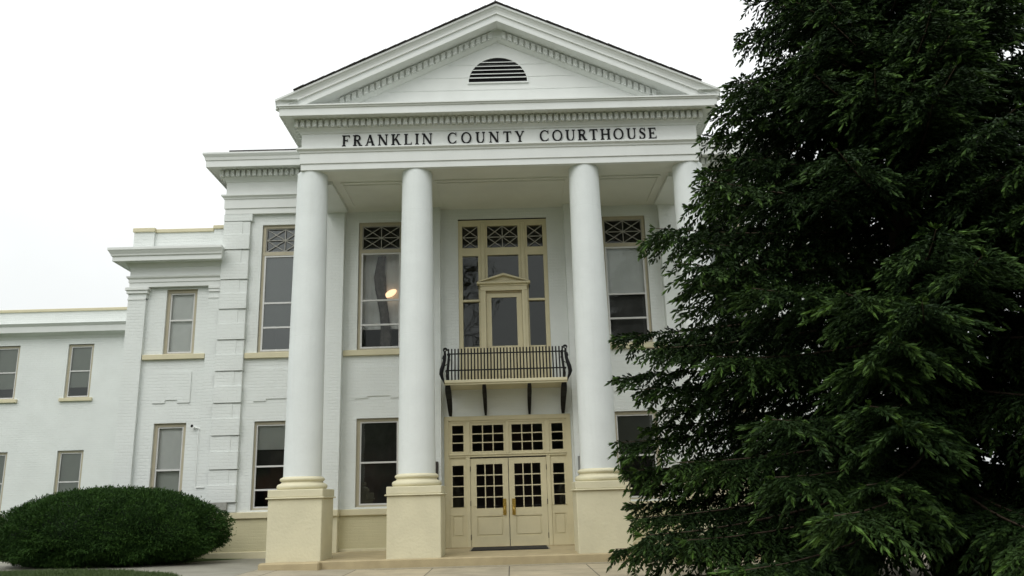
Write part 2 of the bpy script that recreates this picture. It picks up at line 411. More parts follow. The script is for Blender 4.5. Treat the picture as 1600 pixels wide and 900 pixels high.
def dentils_side(mb, x, sgn, y0, y1, z0, z1, o0, o1, sp=.137, w_=.088):
    n = round((y1 - y0)/sp); st = (y1 - y0)/n
    for i in range(n):
        c = y0 + (i + .5)*st; a, b = sorted((x + sgn*o0, x + sgn*o1)); mb.box(a, b, c - w_/2, c + w_/2, z0, z1)
# portico entablature
YE = -.36; XE = 4.50
mb = MB(); mb.sweep(arch_prof(False), -XE, XE, YE, P + 2.5)
ent = part(mb, 'entablature', 'trim')
mb = MB(); dentils(mb, -XE - .16, XE + .16, YE, 9.375, 9.535, .09, .185)
mb.build('dentil_course', 'trim', ent)
for s in (-1, 1): mb = MB(); dentils_side(mb, s*XE, s, YE - .02, P - .6, 9.375, 9.535, .09, .185); mb.build('side_dentil_course', 'trim', ent)
# beam insides and ceiling of the portico
mb = MB()
mb.quad((-XE, YE, 8.386), (XE, YE, 8.386), (XE, P, 8.386), (-XE, P, 8.386))
ceil = part(mb, 'portico_ceiling', 'soffit')
mb = MB()                                             # trim strips framing the ceiling panels
for x0, x1 in ((-3.75, -2.35), (-1.55, 1.55), (2.35, 3.75)):
    mb.box(x0, x1, .42, .47, 8.362, 8.385); mb.box(x0, x1, .60, .63, 8.366, 8.385)
for s in (-1, 1):
    for x in (1.55, 2.35, 3.75): mb.box(s*x - .025, s*x + .025, .47, P - .26, 8.364, 8.385)
mb.build('ceiling_trim', 'soffit', ceil)
for s in (-1, 1):                                     # side beams dropping to the pilasters
    x0, x1 = sorted((s*3.93, s*4.48)); mb = MB(); mb.box(x0, x1, .34, P - .24, 8.30, 8.385)
    part(mb, 'side_beam', 'trim')
# main block entablature
pr = arch_prof(True)
YM = P - .10; XM = 7.13
for s in (-1, 1):
    mb = MB()
    if s < 0: mb.sweep(pr, -XM, -XE, YM, 14, True, False)
    else: mb.sweep(pr, XE, XM, YM, 14, False, True)
    me_ = part(mb, 'main_entablature', 'trim')
    mb = MB(); a, b = sorted((s*(XM + .16), s*XE)); dentils(mb, a, b, YM, 9.375, 9.535, .09, .185)
    mb.build('dentil_course', 'trim', me_)
    mb = MB(); dentils_side(mb, s*XM, s, YM, 8, 9.375, 9.535, .09, .185); mb.build('side_dentil_course', 'trim', me_)

# ---- pediment
SL = .4606; ZA = 12.205
tp = lambda x, d: ZA - SL*abs(x) + d
ped = MB()
yt = -.30
ped.add([(-4.6, yt, 9.72), (4.6, yt, 9.72), (0, yt, tp(0, -.60))], [(0, 1, 2)])
pd = part(ped, 'pediment', 'trim')
# board joints of the tympanum are shallow laps
lap = MB()
for z, xl in ((10.02, 3.05), (10.30, 2.55), (10.62, 1.8), (10.94, 1.15)):
    lap.add([(-xl, yt - .001, z + .012), (xl, yt - .001, z + .012), (xl, yt - .009, z), (-xl, yt - .009, z), (-xl, yt, z - .001), (xl, yt, z - .001)], [(0, 3, 2, 1), (3, 4, 5, 2)])
lap.build('tympanum_board', 'trim', pd)
rk = [(-.06, -.68), (-.03, -.675), (.0, -.65), (.03, -.62), (.05, -.605), (.05, -.42), (.06, -.405), (.385, -.39), (.39, -.405), (.415, -.405), (.415, -.33), (.395, -.32), (.405, -.235), (.435, -.225), (.437, -.195), (.425, -.185), (.44, -.13), (.47, -.075), (.495, -.055), (.50, -.05), (.50, 0), (-.06, .015)]
for s in (-1, 1):
    mb = MB(); n = len(rk)
    A_ = [(0, YE - o, tp(0, d)) for o, d in rk]; B_ = [(s*e, YE - o, tp(e, d)) for o, d in rk for e in [min(5.0, (ZA + d - 9.62)/SL)]]
    mb.add(A_ + B_, [(i, i + n, i + n + 1, i + 1) for i in range(n - 1)] + [tuple(range(n, 2*n))])
    rc = mb.build('raking_cornice', 'trim', pd)
for s in (-1, 1):
    mb = MB(); k = 0
    while True:
        xc = s*(.16 + k*.137); k += 1
        if abs(xc) > 3.72: break
        a, b = sorted((xc - .046, xc + .046))
        vs = [(x, y, tp(x, d)) for d in (-.595, -.44) for y in (YE - .12, YE - .04) for x in (a, b)]
        mb.add(vs, [(0, 2, 3, 1), (4, 5, 7, 6), (0, 1, 5, 4), (2, 6, 7, 3), (0, 4, 6, 2), (1, 3, 7, 5)])
    mb.build('raking_dentils', 'trim', pd)
# side crown of the portico eaves
for s in (-1, 1):
    mb = MB()
    prof = [(.42, 9.70), (.445, 9.72), (.485, 9.80), (.50, 9.84), (.50, 9.88), (.0, 9.89)]
    a = [(s*(XE + o), YE - .5, z) for o, z in prof]; b = [(s*(XE + o), P + 2.5, z) for o, z in prof]; n = len(prof)
    mb.add(a + b, [(i, i + n, i + n + 1, i + 1) for i in range(n - 1)])
    part(mb, 'eaves_crown', 'trim')
# half-round louvred vent
lv = MB(); N = 28; lr = .68; lh = .625; lz = 10.485
arc = [(lr*math.cos(math.pi*i/N), lz + lh*math.sin(math.pi*i/N)) for i in range(N + 1)]
lv.prism(arc, yt - .006, yt + .02)
vent = lv.build('louvre_vent', 'louver_dark', pd)
lv = MB()
for i in range(1, 6):
    z = lz + lh*i/6.3; x = lr*math.sqrt(max(0, 1 - ((z - lz)/lh)**2)) - .01
    lv.add([(-x, yt - .05, z - .012), (x, yt - .05, z - .012), (x, yt - .05, z + .004), (-x, yt - .05, z + .004), (-x, yt - .004, z + .035), (x, yt - .004, z + .035), (-x, yt - .004, z + .02), (x, yt - .004, z + .02)],
           [(0, 1, 2, 3), (3, 2, 5, 4), (0, 6, 7, 1)])
lv.build('louvre_slats', 'trim', vent)
lv = MB()
o_ = [((lr + .03)*math.cos(math.pi*i/N), lz + (lh + .03)*math.sin(math.pi*i/N)) for i in range(N + 1)]
for (a, b), (c, d) in zip(zip(arc, arc[1:]), zip(o_, o_[1:])):
    lv.prism([a, b, d, c], yt - .03, yt + .01)
lv.box(-lr - .03, lr + .03, yt - .035, yt + .01, lz - .03, lz)
lv.build('vent_frame', 'trim', vent)
# ---- roofs
mb = MB()
rng = random.Random(4)
for s in (-1, 1):
    xs_ = [0] + [0.23*i for i in range(1, 21)]
    for a, b in zip(xs_, xs_[1:]):
        y0 = YE - .50 - .035 + rng.uniform(-.006, .006); za, zb = tp(a, .02), tp(b, .02); th = .014
        p = [(s*a, y0, za), (s*b, y0, zb), (s*b, y0, zb + th), (s*a, y0, za + th + .012)]
        q = [(x, 14, z) for x, y, z in p]
        mb.add(p + q, [(0, 1, 2, 3), (3, 2, 6, 7), (0, 4, 5, 1), (1, 5, 6, 2)])
rf = part(mb, 'roof', 'roof')
mb = MB(); mb.tube([(-.02, -.3, 12.1), (-.02, -.3, 12.75)], [.022, .012]); mb.lathe(-.02, -.3, [(.05, 12.19), (.05, 12.26), (.02, 12.30)], 12)
mb.build('lightning_rod', 'iron', rf)
mb = MB()                                             # low hipped roof of the main block
X0, X1, Y0, Y1 = -7.0, 7.0, 2.05, 14.2; z0, z1 = 9.91, 10.9
for a, b, z in ((0, .04, z0), (0, 0, z0)): pass
v = [(X0, Y0, z0), (X1, Y0, z0), (X1, Y1, z0), (X0, Y1, z0), (X0, Y0, z0 + .10), (X1, Y0, z0 + .10), (X1, Y1, z0 + .10), (X0, Y1, z0 + .10), (-2, 8, z1), (2, 8, z1)]
mb.add(v, [(0, 1, 5, 4), (1, 2, 6, 5), (2, 3, 7, 6), (3, 0, 4, 7), (4, 5, 9, 8), (6, 7, 8, 9), (5, 6, 9), (7, 4, 8), (0, 3, 2, 1)])
part(mb, 'main_roof', 'roof')

# ---- columns
for i, x in enumerate((-4.306, -1.913, 1.913, 4.306)):
    rb, rt_ = .392, .338
    prof = []
    for k in range(25):
        t = k/24; z = 1.645 + t*(8.388 - 1.645)
        r = rb - (rb - rt_)*(t**1.45)
        prof.append((r, z))
        if k in (10, 20):
            zj = z + .14; rj = r - .003; prof += [(rj, zj - .014), (rj, zj - .006), (rj - .004, zj), (rj, zj + .006), (rj - .0005, zj + .014)]
    mb = MB(); mb.lathe(x, 0, prof, 64)
    col = part(mb, 'column', 'stucco')
    pr_ = [(.41, 1.40)]
    def torus(r, z, a, n=9): return [(r + a*1.0*math.cos(R(-80 + 160*k/(n-1))), z + a*math.sin(R(-80 + 160*k/(n-1)))) for k in range(n)]
    prof = [(.46, 1.385)] + torus(.455, 1.445, .062) + [(.445, 1.512), (.425, 1.53), (.42, 1.552)] + torus(.42, 1.592, .038) + [(.415, 1.635), (.402, 1.646), (.36, 1.652)]
    mb = MB(); mb.lathe(x, 0, prof, 56); mb.build('column_base', 'cream', col)
    h = .545
    mb = MB(); mb.cbox(x - h, x + h, -h, h, -.02, 1.205, .012); mb.cbox(x - h - .045, x + h + .045, -h - .045, h + .045, 1.205, 1.235, .01); mb.cbox(x - h - .012, x + h + .012, -h - .012, h + .012, 1.235, 1.388, .012)
    mb.build('pedestal', 'cream', col)

# ---- lettering
def letters():
    T, t = .17, .075; sf = .085; sh = .06
    def stem(x, wd, z0=0, z1=1, top=True, bot=True):
        q = [[(x - wd/2, z0), (x + wd/2, z0), (x + wd/2, z1), (x - wd/2, z1)]]
        for f, z, d in ((bot, z0, 1), (top, z1, -1)):
            if f: q.append([(x - wd/2 - sf, z), (x + wd/2 + sf, z), (x + wd/2 + sf, z + d*sh*.7), (x + wd/2, z + d*sh*1.7), (x - wd/2, z + d*sh*1.7), (x - wd/2 - sf, z + d*sh*.7)])
        return q
    def dg(x0, z0, x1, z1, wd): return [[(x0 - wd/2, z0), (x0 + wd/2, z0), (x1 + wd/2, z1), (x1 - wd/2, z1)]]
    def ser(x, z, wd, d): return [[(x - wd/2 - sf, z), (x + wd/2 + sf, z), (x + wd/2 + sf, z + d*sh), (x - wd/2 - sf, z + d*sh)]]
    def ring(cx, cz, rx, rz, ix, iz, a0, a1, dx=0, n=20):
        q = []
        for k in range(n):
            a, b = R(a0 + (a1 - a0)*k/n), R(a0 + (a1 - a0)*(k + 1)/n)
            q.append([(cx + rx*math.cos(a), cz + rz*math.sin(a)), (cx + rx*math.cos(b), cz + rz*math.sin(b)), (cx + dx + ix*math.cos(b), cz + iz*math.sin(b)), (cx + dx + ix*math.cos(a), cz + iz*math.sin(a))])
        return q
    def hb(x0, x1, z, wd=t): return [[(x0, z - wd/2), (x1, z - wd/2), (x1, z + wd/2), (x0, z + wd/2)]]
    def tri(x, z, w_, h): return [[(x, z), (x, z + h), (x - w_, z)] if h < 0 else [(x, z), (x - w_, z), (x, z + h)]]
    G = {}
    G['F'] = (stem(.17, T) + hb(.2, .64, 1 - t/2) + tri(.66, 1, .13, -.26) + hb(.2, .48, .53) + hb(.45, .49, .53, .24), .70)
    G['R'] = (stem(.17, T) + ring(.36, .745, .29, .255, .15, .19, -90, 90) + hb(.2, .37, 1 - t/2) + hb(.2, .37, .52) + dg(.64, 0, .38, .52, T*1.1) + ser(.68, 0, .06, 1), .80)
    G['A'] = (dg(.12, 0, .40, 1, t*1.2) + dg(.70, 0, .41, 1, T*1.1) + hb(.2, .58, .34) + ser(.12, 0, .05, 1) + ser(.70, 0, .12, 1), .84)
    G['N'] = (stem(.15, t*1.1, 0, 1, False, True) + stem(.75, t*1.1, 0, 1, True, False) + dg(.74, 0, .14, 1, T*1.15) + ser(.10, 1, .05, -1), .92)
    G['K'] = (stem(.17, T) + dg(.26, .42, .62, 1, t*1.3) + dg(.70, 0, .40, .58, T*1.1) + ser(.62, 1, .08, -1) + ser(.72, 0, .12, 1), .86)
    G['L'] = (stem(.17, T) + hb(.2, .62, t/2) + tri(.66, 0, .12, .27), .70)
    G['I'] = (stem(.17, T), .36)
    G['C'] = (ring(.46, .5, .42, .52, .30, .46, 42, 318, .03, 30) + [[(.74, 1.0), (.79, 1.0), (.79, .68), (.76, .68)]] + [[(.745, .14), (.79, .20), (.80, .26), (.76, .24)]], .88)
    G['O'] = (ring(.48, .5, .44, .52, .30, .46, 0, 360, 0, 40), .96)
    G['U'] = (stem(.19, T, .30, 1, True, False) + stem(.72, t*1.1, .30, 1, True, False) + ring(.435, .32, .322, .34, .18, .27, 180, 360, .03), .88)
    G['T'] = (stem(.38, T) + hb(.06, .70, 1 - t/2) + [[(.04, 1), (.16, 1), (.04, .73)], [(.72, 1), (.60, 1), (.72, .73)]], .76)
    G['Y'] = (stem(.40, T, 0, .48, False, True) + dg(.40, .42, .12, 1, T) + dg(.42, .42, .68, 1, t*1.2) + ser(.12, 1, .12, -1) + ser(.68, 1, .05, -1), .80)
    G['H'] = (stem(.17, T) + stem(.71, T) + hb(.2, .7, .52), .88)
    G['E'] = (stem(.17, T) + hb(.2, .62, 1 - t/2) + tri(.64, 1, .12, -.26) + hb(.2, .48, .52) + hb(.45, .49, .52, .24) + hb(.2, .64, t/2) + tri(.68, 0, .12, .28), .73)
    s_ = []
    pts = [(.50, .80), (.44, .93), (.33, .985), (.20, .95), (.13, .84), (.13, .72), (.20, .61), (.33, .52), (.45, .42), (.50, .29), (.47, .14), (.38, .04), (.26, .015), (.14, .07), (.08, .22)]
    wd = [.05, .06, .06, .09, .12, .14, .16, .17, .16, .14, .12, .08, .06, .06, .05]
    for k in range(len(pts) - 1):
        (x0, z0), (x1, z1) = pts[k], pts[k+1]; l = math.hypot(x1-x0, z1-z0); nx, nz = -(z1-z0)/l, (x1-x0)/l
        a, b = wd[k]/2, wd[k+1]/2; ex, ez = (x1-x0)/l*.012, (z1-z0)/l*.012
        s_.append([(x0-ex + nx*a, z0-ez + nz*a), (x1+ex + nx*b, z1+ez + nz*b), (x1+ex - nx*b, z1+ez - nz*b), (x0-ex - nx*a, z0-ez - nz*a)])
    G['S'] = (s_ + [[(.50, 1.0), (.54, 1.0), (.54, .70), (.51, .70)], [(.05, 0), (.09, 0), (.08, .30), (.05, .30)]], .62)
    return G
G = letters()
def word(text, x0, x1, z0, h):
    adv = [G[c][1] for c in text]; tot = sum(adv) - .16
    sp = ((x1 - x0) - tot*h)/(len(text) - 1)
    x = x0 - .08*h
    for c, a in zip(text, adv):
        mb = MB()
        for k, q in enumerate(G[c][0]):
            mb.prism([(x + px*h, z0 + pz*h) for px, pz in q], YE - .018 - .0007*k, YE + .004)
        mb.build('letter', 'letter', ent, label='black serif capital letter ' + c + ' of ' + text)
        x += a*h + sp
word('FRANKLIN', -3.56, -1.54, 8.94, .265)
word('COUNTY', -1.17, .55, 8.94, .265)
word('COURTHOUSE', .93, 3.57, 8.94, .265)

# ================================================================== WINDOWS
def lattice(mb, x0, x1, z0, z1, nx, nz, wd, y0, y1):
    cw, ch = (x1 - x0)/nx, (z1 - z0)/nz
    for i in range(nx):
        for j in range(nz):
            a, b, c, d = x0 + i*cw, x0 + (i+1)*cw, z0 + j*ch, z0 + (j+1)*ch
            mb.bar((a, c), (b, d), wd, y0, y1); mb.bar((a, d), (b, c), wd, y0 + .002, y1 - .002)
    for i in range(1, nx): mb.box(x0 + i*cw - wd/2, x0 + i*cw + wd/2, y0 - .003, y1 + .003, z0, z1)
    for j in range(1, nz): mb.box(x0, x1, y0 - .005, y1 + .005, z0 + j*ch - wd/2, z0 + j*ch + wd/2)
def pane(x0, x1, z0, z1, y, parent, mat='glass', tilt=0.0):
    mb = MB(); mb.add([(x0, y, z0), (x1, y, z0), (x1, y + tilt, z1), (x0, y + tilt, z1)], [(0, 1, 2, 3)])
    return mb.build('pane', mat, parent)
def blind(x0, x1, z0, z1, y, parent, mat='blind', seed=0):
    r = random.Random(seed); mb = MB(); n = 14
    xs = [x0 + (x1 - x0)*i/n for i in range(n + 1)]; off = [r.uniform(-.006, .006) for _ in xs]
    mb.add([(x, y + o, z0) for x, o in zip(xs, off)] + [(x, y, z1) for x in xs], [(i, i+1, n+2+i, n+1+i) for i in range(n)], True)
    mb.box(x0, x1, y - .012, y + .012, z0 - .02, z0)
    return mb.build('roller_blind_or_dim_sheet', mat, parent)

def tall_window(c, blinds, seed, tmat='darkglass', gm='glass'):
    x0, x1 = c - .565, c + .565; zt, zb = UP[1] - .02, UP[0]
    y = P + .05
    mb = MB()
    frame(mb, x0, x1, zb, zt, .075, y, y + .16, .06, .05)
    mb.box(x0 + .005, x1 - .005, y - .012, y + .15, 7.285, 7.375)
    mb.box(x0, x1, y - .02, y + .1, zt, zt + .018)
    wi = part(mb, 'tall_window', 'taupe')
    a, b = x0 + .075, x1 - .075
    mb = MB(); frame(mb, a, b, 7.376, 8.02, .025, y + .02, y + .06); lattice(mb, a + .025, b - .025, 7.40, 7.995, 2, 2, .018, y + .030, y + .045)
    mb.build('transom_lattice', 'lattice', wi)
    pane(a, b, 7.39, 8.01, y + .07, wi, tmat)
    mb = MB(); frame(mb, a - .01, b + .01, zb + .045, 7.284, .042, y - .004, y + .05)
    for z in (6.035, 5.405): mb.box(a, b, y - .001, y + .045, z - .022, z + .022)
    mb.build('storm_sash', 'alu', wi)
    for z0, z1, tl in ((zb + .06, 5.39, .004), (5.42, 6.02, -.003), (6.05, 7.26, .006)): pane(a + .02, b - .02, z0, z1, y + .022, wi, gm, tl)
    for k, (z0, mat) in enumerate(blinds): blind(a, b, z0, 7.27, y + .12 + .05*k, wi, mat, seed)
    return wi
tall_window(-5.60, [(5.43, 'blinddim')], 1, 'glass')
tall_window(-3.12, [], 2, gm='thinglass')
tall_window(3.12, [(6.05, 'sheer'), (4.85, 'dimsheet')], 3, gm='thinglass')
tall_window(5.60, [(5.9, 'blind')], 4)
def low_window(c, y, x0, x1, zb, zt, rails, blinds, seed, name='sash_window', gm='lowglass'):
    mb = MB(); frame(mb, x0, x1, zb, zt, .08, y + .06, y + .20, .075, .04)
    mb.box(x0, x1, y + .01, y + .15, zt, zt + .012)
    wi = part(mb, name, 'taupe')
    a, b = x0 + .076, x1 - .076
    mb = MB(); frame(mb, a, b, zb + .04, zt - .072, .036, y + .075, y + .12)
    for z in rails: mb.box(a + .03, b - .03, y + .073, y + .115, z - .02, z + .02)
    mb.build('storm_sash', 'alu', wi)
    zs = [zb + .05] + list(rails) + [zt - .10]
    for k, (z0, z1) in enumerate(zip(zs, zs[1:])): pane(a + .02, b - .02, z0, z1, y + .10, wi, gm, (.004, -.004, .003)[k % 3])
    for k, (z0, mat) in enumerate(blinds): blind(a, b, z0, zt - .1, y + .17 + .06*k, wi, mat, seed)
    return wi
W2 = .542
low_window(-5.60, P, -5.60 - W2 - .04, -5.60 + W2, LO[0], LO[1], (2.0, 1.45), [(2.42, 'sheer'), (1.5, 'dimsheet')], 5)
low_window(-3.12, P, -3.12 - W2, -3.12 + W2, LO[0], LO[1], (2.02,), [(1.06, 'dimsheet')], 6)
low_window(3.12, P, 3.12 - W2, 3.12 + W2, LO[0], LO[1], (2.02,), [(2.02, 'blinddim'), (1.06, 'dimsheet')], 7)
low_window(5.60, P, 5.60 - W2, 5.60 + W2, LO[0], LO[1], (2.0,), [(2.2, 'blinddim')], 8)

# ---- centre window above the balcony
y = P + .03
mb = MB()
frame(mb, -1.14, 1.14, 3.81, 8.09, .105, y, y + .2, .10, .9)
mb.box(-1.035, 1.035, y + .004, y + .2, 7.20, 7.30)
for s in (-1, 1):
    a, b = sorted((s*.46, s*.56)); mb.cbox(a, b, y - .03, y + .2, 3.82, 8.0, .01)
    for a, b in ((s*.395, s*.46), (s*.56, s*.635)):
        a, b = sorted((a, b)); mb.box(a, b, y + .012, y + .2, 3.82, 8.0)
    a, b = sorted((s*.56, s*1.04))
    mb.box(a, b, y - .02, y + .15, 5.925, 5.975)
    mb.box(a + .03, b - .03, y + .03, y + .2, 3.82, 4.775)
    mb.box(a + .07, b - .07, y + .018, y + .1, 3.95, 4.68)
mb.box(-.46, .46, y + .008, y + .2, 7.935, 8.0); mb.box(-.46, .46, y + .008, y + .2, 7.29, 7.345)
for s in (-1, 1):
    a, b = sorted((s*.56, s*1.04)); mb.box(a, b, y + .008, y + .2, 7.935, 8.0); mb.box(a, b, y + .008, y + .2, 7.29, 7.345)
    mb.box(a, b, y + .008, y + .2, 7.135, 7.21)
mb.box(-.46, .46, y + .006, y + .2, 7.145, 7.21)
cw = part(mb, 'centre_window', 'khaki')
mb = MB(); mb.box(-1.143, 1.143, P + .02, P + .2, 8.092, 8.114)
mb.build('head_shadow_strip', 'louver_dark', cw)  # black strip; the shadow under the window head is put into its colour
mb = MB()
lattice(mb, -.39, .385, 7.345, 7.935, 2, 2, .02, y + .05, y + .07)
for s in (-1, 1):
    a, b = sorted((s*.635, s*1.03)); lattice(mb, a, b, 7.345, 7.935, 1, 2, .02, y + .05, y + .07)
mb.build('transom_lattice', 'lattice', cw)
pane(-.40, .40, 7.34, 7.94, y + .09, cw, 'darkglass')
pane(-.40, .40, 6.35, 7.15, y + .06, cw, 'clearglass', .004)
for s in (-1, 1):
    a, b = sorted((s*.63, s*1.035))
    pane(a, b, 7.34, 7.94, y + .09, cw, 'darkglass'); pane(a, b, 5.97, 7.14, y + .06, cw, 'clearglass', .003*s); pane(a, b, 4.77, 5.93, y + .08, cw, 'clearglass', -.004*s)
# door with little pediment onto the balcony
mb = MB()
for s in (-1, 1):
    a, b = sorted((s*.452, s*.592)); mb.cbox(a, b, P - .10, P + .03, 3.81, 6.17, .008)
    a, b = sorted((s*.46, s*.52)); mb.box(a, b, P - .13, P - .09, 3.81, 6.165)
mb.box(-.58, .58, P - .115, P + .03, 6.17, 6.285)
mb.box(-.60, .60, P - .135, P + .03, 6.285, 6.33)
mb.cbox(-.672, .672, P - .20, P + .03, 6.33, 6.385, .01)
mb.prism([(-.60, 6.387), (.60, 6.387), (0, 6.56)], P - .10, P + .03)
for s in (-1, 1):
    mb.prism([(s*.672, 6.387), (s*.60, 6.387), (0, 6.548), (0, 6.60)], P - .20, P + .03)
bd = part(mb, 'balcony_door', 'khaki')
mb = MB(); frame(mb, -.448, .448, 3.83, 6.13, .13, P - .02, P + .05, .12, .94)
mb.box(-.25, .25, P - .026, P, 4.0, 4.65)
mb.build('door_leaf', 'khaki', bd)
mb = MB(); mb.box(-.45, .45, P - .06, P + .02, 6.13, 6.168); mb.build('head_reveal', 'khakidark', bd)  # darker khaki strip under the door head
pane(-.325, .325, 4.76, 6.015, P + .01, bd, 'clearglass', .005)

# ---- entrance
y = P - .03
mb = MB()
for s in (-1, 1):
    a, b = sorted((s*1.43, s*1.53)); mb.box(a, b, y, y + .2, -.02, 3.053)
    a, b = sorted((s*1.40, s*1.43)); mb.box(a, b, y + .025, y + .2, -.02, 2.94)
    a, b = sorted((s*.915, s*1.01)); mb.cbox(a, b, y + .02, y + .2, -.02, 2.90, .008)
    a, b = sorted((s*1.01, s*1.40))
    mb.box(a, b, y + .045, y + .2, 2.84, 2.93)
mb.box(-1.43, 1.43, y + .002, y + .2, 2.95, 3.052)
mb.box(-1.40, 1.40, y + .03, y + .2, 2.90, 2.95)
mb.box(-1.40, 1.40, y + .012, y + .2, 2.075, 2.135)
mb.cbox(-1.41, 1.41, y - .01, y + .1, 2.12, 2.15, .006)
mb.cbox(-.05, .03, y + .02, y + .2, 2.15, 2.90, .008)
entr = part(mb, 'entrance_frame', 'khaki')
def lights(mb, x0, x1, z0, z1, nx, nz, yy, wd=.024, dep=.03):
    for i in range(1, nx): x = x0 + (x1-x0)*i/nx; mb.box(x - wd/2, x + wd/2, yy, yy + dep, z0, z1)
    for j in range(1, nz): z = z0 + (z1-z0)*j/nz; mb.box(x0, x1, yy + .002, yy + dep - .002, z - wd/2, z + wd/2)
def light_panel(name, x0, x1, z0, z1, gx0, gx1, gz0, gz1, nx, nz, yy, parent, panel=None):
    mb = MB()
    mb.box(x0, gx0, yy, yy + .05, z0, z1); mb.box(gx1, x1, yy, yy + .05, z0, z1); mb.box(gx0, gx1, yy, yy + .05, gz1, z1)
    if panel:
        px0, px1, pz0, pz1 = panel
        mb.box(gx0, gx1, yy, yy + .05, pz1, gz0); mb.box(gx0, gx1, yy, yy + .05, z0, pz0)
        if px0 > gx0: mb.box(gx0, px0, yy, yy + .05, pz0, pz1)
        if px1 < gx1: mb.box(px1, gx1, yy, yy + .05, pz0, pz1)
        mb.quad((px0, yy + .022, pz0), (px1, yy + .022, pz0), (px1, yy + .022, pz1), (px0, yy + .022, pz1))
        q = .035; mb.cbox(px0 + q, px1 - q, yy + .008, yy + .04, pz0 + q, pz1 - q, .006)
    else: mb.box(gx0, gx1, yy, yy + .05, z0, gz0)
    lights(mb, gx0, gx1, gz0, gz1, nx, nz, yy + .006)
    o = mb.build(name, 'khaki', parent)
    pane(gx0, gx1, gz0, gz1, yy + .025, o, 'darkglass') if parent is house else None
    if parent is not house: pane(gx0, gx1, gz0, gz1, yy + .025, parent, 'darkglass')
    return o
yy = y + .05
for s in (-1, 1):
    m_ = lambda a, b: tuple(sorted((s*a, s*b)))
    light_panel('sidelight', *m_(1.01, 1.40), -.02, 2.075, *m_(1.072, 1.34), .918, 1.887, 1, 4, yy, house, (*m_(1.072, 1.34), .24, .728))
    light_panel('transom_light', *m_(1.01, 1.40), 2.15, 2.84, *m_(1.068, 1.34), 2.215, 2.835, 1, 3, yy, house)
light_panel('transom_light', -.915, -.05, 2.15, 2.90, -.858, -.10, 2.213, 2.835, 3, 3, yy, house)
light_panel('transom_light', .03, .915, 2.15, 2.90, .10, .845, 2.21, 2.835, 3, 3, yy, house)
for s in (-1, 1):
    m_ = lambda a, b: tuple(sorted((s*a, s*b)))
    dr = light_panel('entrance_door', *m_(.008, .91), -.015, 2.04, *m_(.142, .768), .882, 1.903, 3, 4, yy - .01, house, (*m_(.148, .768), .242, .70))
    a, b = m_(.068, .150)
    mb = MB(); mb.cbox(a, b, yy - .022, yy - .009, .715, 1.09, .004)
    xm = (a + b)/2
    mb.tube([(xm, yy - .02, .90), (xm, yy - .065, .885), (xm, yy - .075, .85), (xm, yy - .075, .77), (xm, yy - .06, .735), (xm, yy - .02, .73)], [.016, .019, .021, .021, .018, .014], 10)
    mb.build('pull_handle', 'brass', dr)
    for z in (.23, 1.0, 1.80):
        mb = MB(); mb.tube([(s*.913, yy - .022, z - .06), (s*.913, yy - .022, z + .06)], .009, 6); mb.build('hinge', 'iron', dr)
mb = MB(); mb.box(-1.53, 1.53, y - .02, y + .2, -.05, .012); mb.build('threshold', 'step', entr)

# ---- balcony
mb = MB(); mb.cbox(-1.465, 1.465, 1.50, P, 3.735, 3.812, .012); mb.box(-1.44, 1.44, 1.53, P, 3.70, 3.737)
bal = part(mb, 'balcony', 'creamtrim')
mb = MB()
yb_ = 1.60
nb = 36
for i in range(nb):
    x = -1.345 + 2.70*i/(nb - 1)
    mb.tube([(x, yb_ - .05, 3.812), (x, yb_ - .07, 3.95), (x, yb_ - .03, 4.2), (x, yb_, 4.45), (x, yb_, 4.565)], .0175, 6)
mb.box(-1.38, 1.40, yb_ - .012, yb_ + .018, 4.428, 4.456)
mb.box(-1.41, 1.43, yb_ - .075, yb_ - .04, 4.026, 4.054)
for s in (-1, 1):                                    # short returns to the wall
    for k in range(1, 4):
        yk = yb_ + k*.22
        mb.tube([(s*1.40, yk, 3.812), (s*1.42, yk, 3.95), (s*1.39, yk, 4.2), (s*1.36, yk, 4.55)], .0115, 6)
    a, b = sorted((s*1.36, s*1.385)); mb.box(a, b, yb_, P - .03, 4.43, 4.452)
    a, b = sorted((s*1.40, s*1.425)); mb.box(a, b, yb_, P - .03, 4.03, 4.05)
mb.build('railing', 'iron', bal)
for s in (-1, 1):
    mb = MB()                                         # bowed corner strap with a scroll
    pts = [(1.44, 3.73), (1.455, 3.79), (1.49, 3.87), (1.515, 3.96), (1.50, 4.06), (1.465, 4.17), (1.435, 4.28), (1.42, 4.40), (1.425, 4.48)]
    wd = [.012, .02, .035, .05, .052, .046, .038, .032, .026]
    mb.tube([(s*x, yb_ - .09, z) for x, z in pts], wd, 8)
    sc = [(s*(1.42 + (.055 - .04*k/20)*math.cos(R(200 - 28*k))), yb_ - .09, 4.525 + (.055 - .04*k/20)*math.sin(R(200 - 28*k))) for k in range(21)]
    mb.tube(sc, .013, 6)
    mb.tube([(s*1.44, yb_ - .09, 4.15), (s*1.36, yb_ - .07, 4.19)], .010, 6)
    mb.tube([(s*1.455, yb_ - .09, 4.40), (s*1.47, yb_ - .09, 4.33), (s*1.455, yb_ - .09, 4.27)], [.012, .022, .008], 6)
    mb.build('scroll_strap', 'iron', bal)
